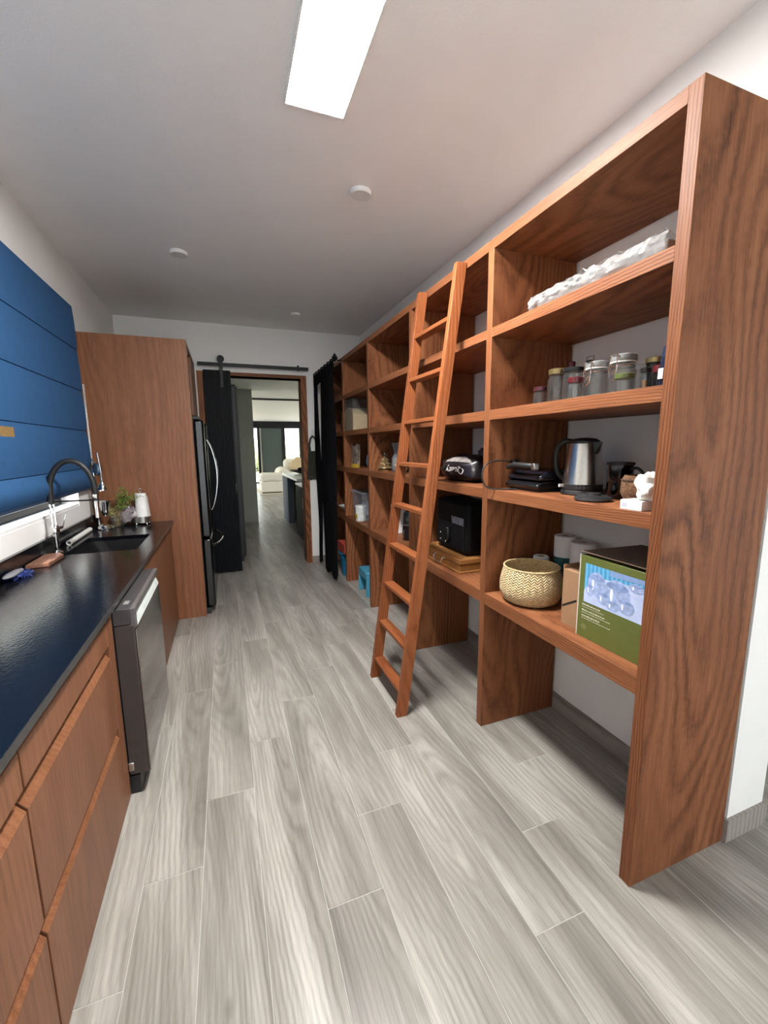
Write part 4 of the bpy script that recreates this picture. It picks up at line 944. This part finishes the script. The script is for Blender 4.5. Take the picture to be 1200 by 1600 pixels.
# third bay
g = thing('white_carton', 'tall white carton partly behind the ladder', 'box', (1.47, 3.50, S4))
part('carton', MB().box(-.06, .09, -.09, .09, 0, .235), M_white, g, .002, False)
part('cord', MB().tube(smooth([(-.062, -.03, .09), (-.075, -.02, .06), (-.07, .0, .03), (-.08, .01, .004)]), .003, 6), M_black, g, 0, False)
g = thing('coffee_grinder', 'black cylindrical grinder with steel ring seen through the ladder', 'appliance', (1.40, 3.13, S4))
part('base', MB().lathe([(.055, 0), (.06, .006), (.06, .12), (.055, .125)], n=24), M_blackgloss, g, 0, False)
part('ring', MB().lathe([(.0595, .126), (.062, .128), (.062, .134), (.0595, .136)], n=24), M_steel, g, 0, False)
part('top', MB().lathe([(.058, .137), (.056, .22), (.045, .24), (.001, .245)], n=24), M_blackgloss, g, 0, False)
part('front_plate', MB().box(-.064, -.059, -.016, .016, .015, .09), M_steel, g, .003, False)
g = thing('glass_tree', 'small gold glass ornament shaped like a tree', 'ornament', (1.36, 3.60, S3))
M_goldglass = mat('gold_glass', (.62, .47, .25), .12, metal=.8, var=.4, scale=90)
part('base', MB().lathe([(.05, 0), (.052, .008), (.04, .02)], n=16), M_goldglass, g, 0, False)
part('tiers', MB().lathe([(.03, .02), (.072, .025), (.07, .035), (.045, .055), (.06, .06), (.056, .07), (.032, .09), (.045, .094), (.04, .104), (.018, .125), (.001, .13)], n=20), M_goldglass, g, 0, False)
part('finial', MB().lathe([(.016, .128), (.02, .14), (.012, .165), (.001, .18)], n=14), M_jar, g, 0, False)
g = thing('clear_snack_bag', 'open clear bag of pale biscuits partly behind the ladder', 'bag', (1.40, 3.34, S3))
part('biscuits', MB().blob((0, 0, .06), (.055, .09, .06), 3, .3, 4, .8, 20, 12), mat('biscuit', (.38, .28, .14), .8, var=.3, scale=50), g, 0, False)
part('film', MB().lathe([(.06, .002), (.075, .03), (.072, .12), (.05, .16), (.075, .25), (.07, .25), (.046, .16), (.068, .12), (.07, .03)], n=18, closed=True), M_clearpl, g, 0, False)
# fourth bay
g = thing('grain_container', 'tall clear container half full of beige grain', 'container', (1.36, 4.37, S2))
part('tub', MB().box(-.12, -.117, -.165, .165, .003, .31).box(.117, .12, -.165, .165, .003, .31).box(-.117, .117, -.165, -.162, .003, .31).box(-.117, .117, .162, .165, .003, .31).box(-.12, .12, -.165, .165, 0, .003), M_clearbox, g, 0, False)
part('grain', MB().prism([(-.1615, .0035), (.1615, .0035), (.1615, .19), (.1, .225), (0, .235), (-.09, .215), (-.1615, .16)], 'X', -.1165, .1165), mat('beige_grain', (.66, .49, .29), .9, var=.15, scale=120, bump=.4), g, 0, False)
part('lid', MB().box(-.123, .123, -.168, .168, .311, .325), M_clearbox, g, .004, False)
g = thing('snack_pouch', 'open silver and brown snack pouch standing on the shelf', 'pouch', (1.36, 4.31, S3))
M_foil = mat('foil_print', (.24, .19, .15), .4, metal=.1, var=.9, scale=16, bump=.5, bscale=30)
part('pouch', MB().sheet(lambda u, v: (-.05 - .04 * math.sin(PI * u) * (1 - v * .6) + .012 * mnoise.noise(Vector((u * 6, v * 6, 3))), -.09 + .26 * u + (-.02 + .06 * u) * v, .002 + .235 * v + .015 * math.sin(u * 9) * v), 18, 18, .004), M_foil, g, 0, False)
part('pouch_back', MB().sheet(lambda u, v: (-.05 + .035 * math.sin(PI * u) * (1 - v), -.09 + .26 * u + (-.02 + .06 * u) * v, .002 + .23 * v), 12, 12, .004), M_foil, g, 0, False)
part('yellow_base', MB().sheet(lambda u, v: (-.056 - .041 * math.sin(PI * u) * (1 - v * .1), -.09 + .26 * u, .003 + .04 * v), 14, 3, .003), mat('yellow_print', (.50, .33, .04), .5), g, 0, False)
g = thing('blue_pouch', 'pale blue crumpled pouch beside the silver snack pouch', 'pouch', (1.40, 4.10, S3))
part('pouch', MB().blob((0, 0, .075), (.045, .085, .074), 7, .2, 3, .7), mat('blue_film', (.13, .22, .33), .3, var=.6, scale=24), g, 0, False)
part('seal_strip', MB().box(-.006, .006, -.06, .06, .148, .165), bpy.data.materials['blue_film'], g, .003, False)
g = thing('storage_tub', 'large translucent storage tub with contents behind the can', 'container', (1.45, 4.28, S4))
part('tub', MB().prism([(-.14, .0), (.14, .0), (.165, .30), (-.165, .30)], 'Y', -.20, .20), M_clearpl, g, .01, False)
part('contents', MB().blob((0, .02, .09), (.11, .16, .085), 5, .2, 3, .7), mat('grey_contents', (.22, .22, .27), .8, var=.4, scale=14), g, 0, False)
part('rim', MB().box(-.172, .172, -.207, -.20, .29, .302).box(-.172, .172, .20, .207, .29, .302).box(-.172, -.165, -.2, .2, .29, .302).box(.165, .172, -.2, .2, .29, .302), M_clearpl, g, 0, False)
g = thing('printed_can', 'white can with a yellow flower in front of the tub', 'can', (1.262, 4.05, S4))
g.location = (1.295, 4.16, S4)
g2 = g
part('can', MB().lathe([(.05, 0), (.055, .004), (.055, .15), (.05, .154), (.001, .152)], n=28), mat('can_white', (.60, .62, .62), .3, var=.2, scale=30), g, 0, False)
part('lid', MB().lathe([(.0555, .148), (.058, .15), (.058, .162), (.054, .165), (.001, .165)], n=28), M_whitepl, g, 0, False)
fl_ = MB()
for i in range(8):
    a = i * PI / 4; cy, cz = .022 * math.cos(a), .055 + .022 * math.sin(a)
    fl_.blob((-.0535, cy - .012, cz), (.004, .013, .013), i, 0, 1, 1, 10, 6)
part('flower', fl_, mat('flower_yellow', (.60, .44, .05), .5), g, 0, False)
part('flower_centre', MB().blob((-.056, -.012, .055), (.004, .012, .012), 1, 0, 1, 1, 10, 6), mat('flower_brown', (.15, .10, .03), .6), g, 0, False)
# blue stool
st_ = thing('step_stool', 'light blue plastic step stool under the bookcase', 'stool', (1.45, 4.10, 0))
M_bl = mat('light_blue_plastic', (.07, .30, .44), .35, var=.04)
part('top', MB().box(-.17, .15, -.14, .14, .235, .262), M_bl, st_, .012, False)
def leg_arch(y0, y1):
    b = MB()
    out = [(-.175, 0), (-.165, .237), (.145, .237), (.155, 0), (.085, 0)]
    inn = [(-.01 + .085 * math.cos(a), .0 + .15 * math.sin(a)) for a in [PI * k / 12 for k in range(1, 12)]]
    return b.prism(out + inn + [(-.105, 0)], 'Y', y0, y1)
part('leg_panel', leg_arch(-.14, -.12), M_bl, st_, .004, False)
part('leg_panel', leg_arch(.12, .14), M_bl, st_, .004, False)
part('apron', MB().box(-.168, -.155, -.12, .12, .18, .235), M_bl, st_, .003, False)
# last bay behind the curtain
g = thing('yellow_packet', 'yellow and black food packet behind the curtain', 'packet', (1.36, 4.85, S2))
part('packet', MB().blob((0, 0, .13), (.05, .12, .128), 2, .15, 3, .6), mat('packet_print', (.35, .24, .05), .4, var=.9, scale=18), g, 0, False)
part('seal', MB().box(-.006, .006, -.09, .09, .255, .275), bpy.data.materials['packet_print'], g, .002, False)
g = thing('white_bowl', 'white bowl on the low shelf behind the curtain', 'bowl', (1.36, 4.82, S4))
g.location.z = S4
part('bowl', MB().lathe([(.05, 0), (.06, .004), (.125, .075), (.13, .08), (.122, .078), (.05, .014), (.001, .012)], n=28), M_whitepl, g, 0, False)
part('foot_ring', MB().lathe([(.04, 0), (.052, 0), (.052, .004), (.04, .004)], n=24, closed=True), M_whitepl, g, 0, False)
g = thing('blue_bucket', 'blue plastic bucket on the floor behind the curtain', 'bucket', (1.37, 4.83, 0))
M_bu = mat('bucket_blue', (.02, .17, .33), .35)
part('pail', MB().lathe([(.11, 0), (.115, .005), (.145, .28), (.152, .285), (.148, .29), (.138, .285), (.108, .012), (.001, .01)], n=32), M_bu, g, 0, False)
part('rim', MB().lathe([(.146, .27), (.156, .272), (.156, .288), (.146, .29)], n=32, closed=True), M_bu, g, 0, False)
part('bail', MB().tube(arc((0, 0, .27), (0, 1, 0), (-.85, 0, -.5), .152, 0, PI, 16), .004, 6), M_black, g, 0, False)
g = thing('red_tray', 'red plastic tray resting in the blue bucket mouth', 'tray', (1.37, 4.83, .291))
part('tray', MB().box(-.13, .13, -.16, .16, .0, .008), M_red, g, .003, False)
part('tray_wall', MB().box(-.13, -.122, -.16, .16, .008, .11).box(.122, .13, -.16, .16, .008, .11).box(-.122, .122, -.16, -.152, .008, .11).box(-.122, .122, .152, .16, .008, .11), M_red, g, .002, False)
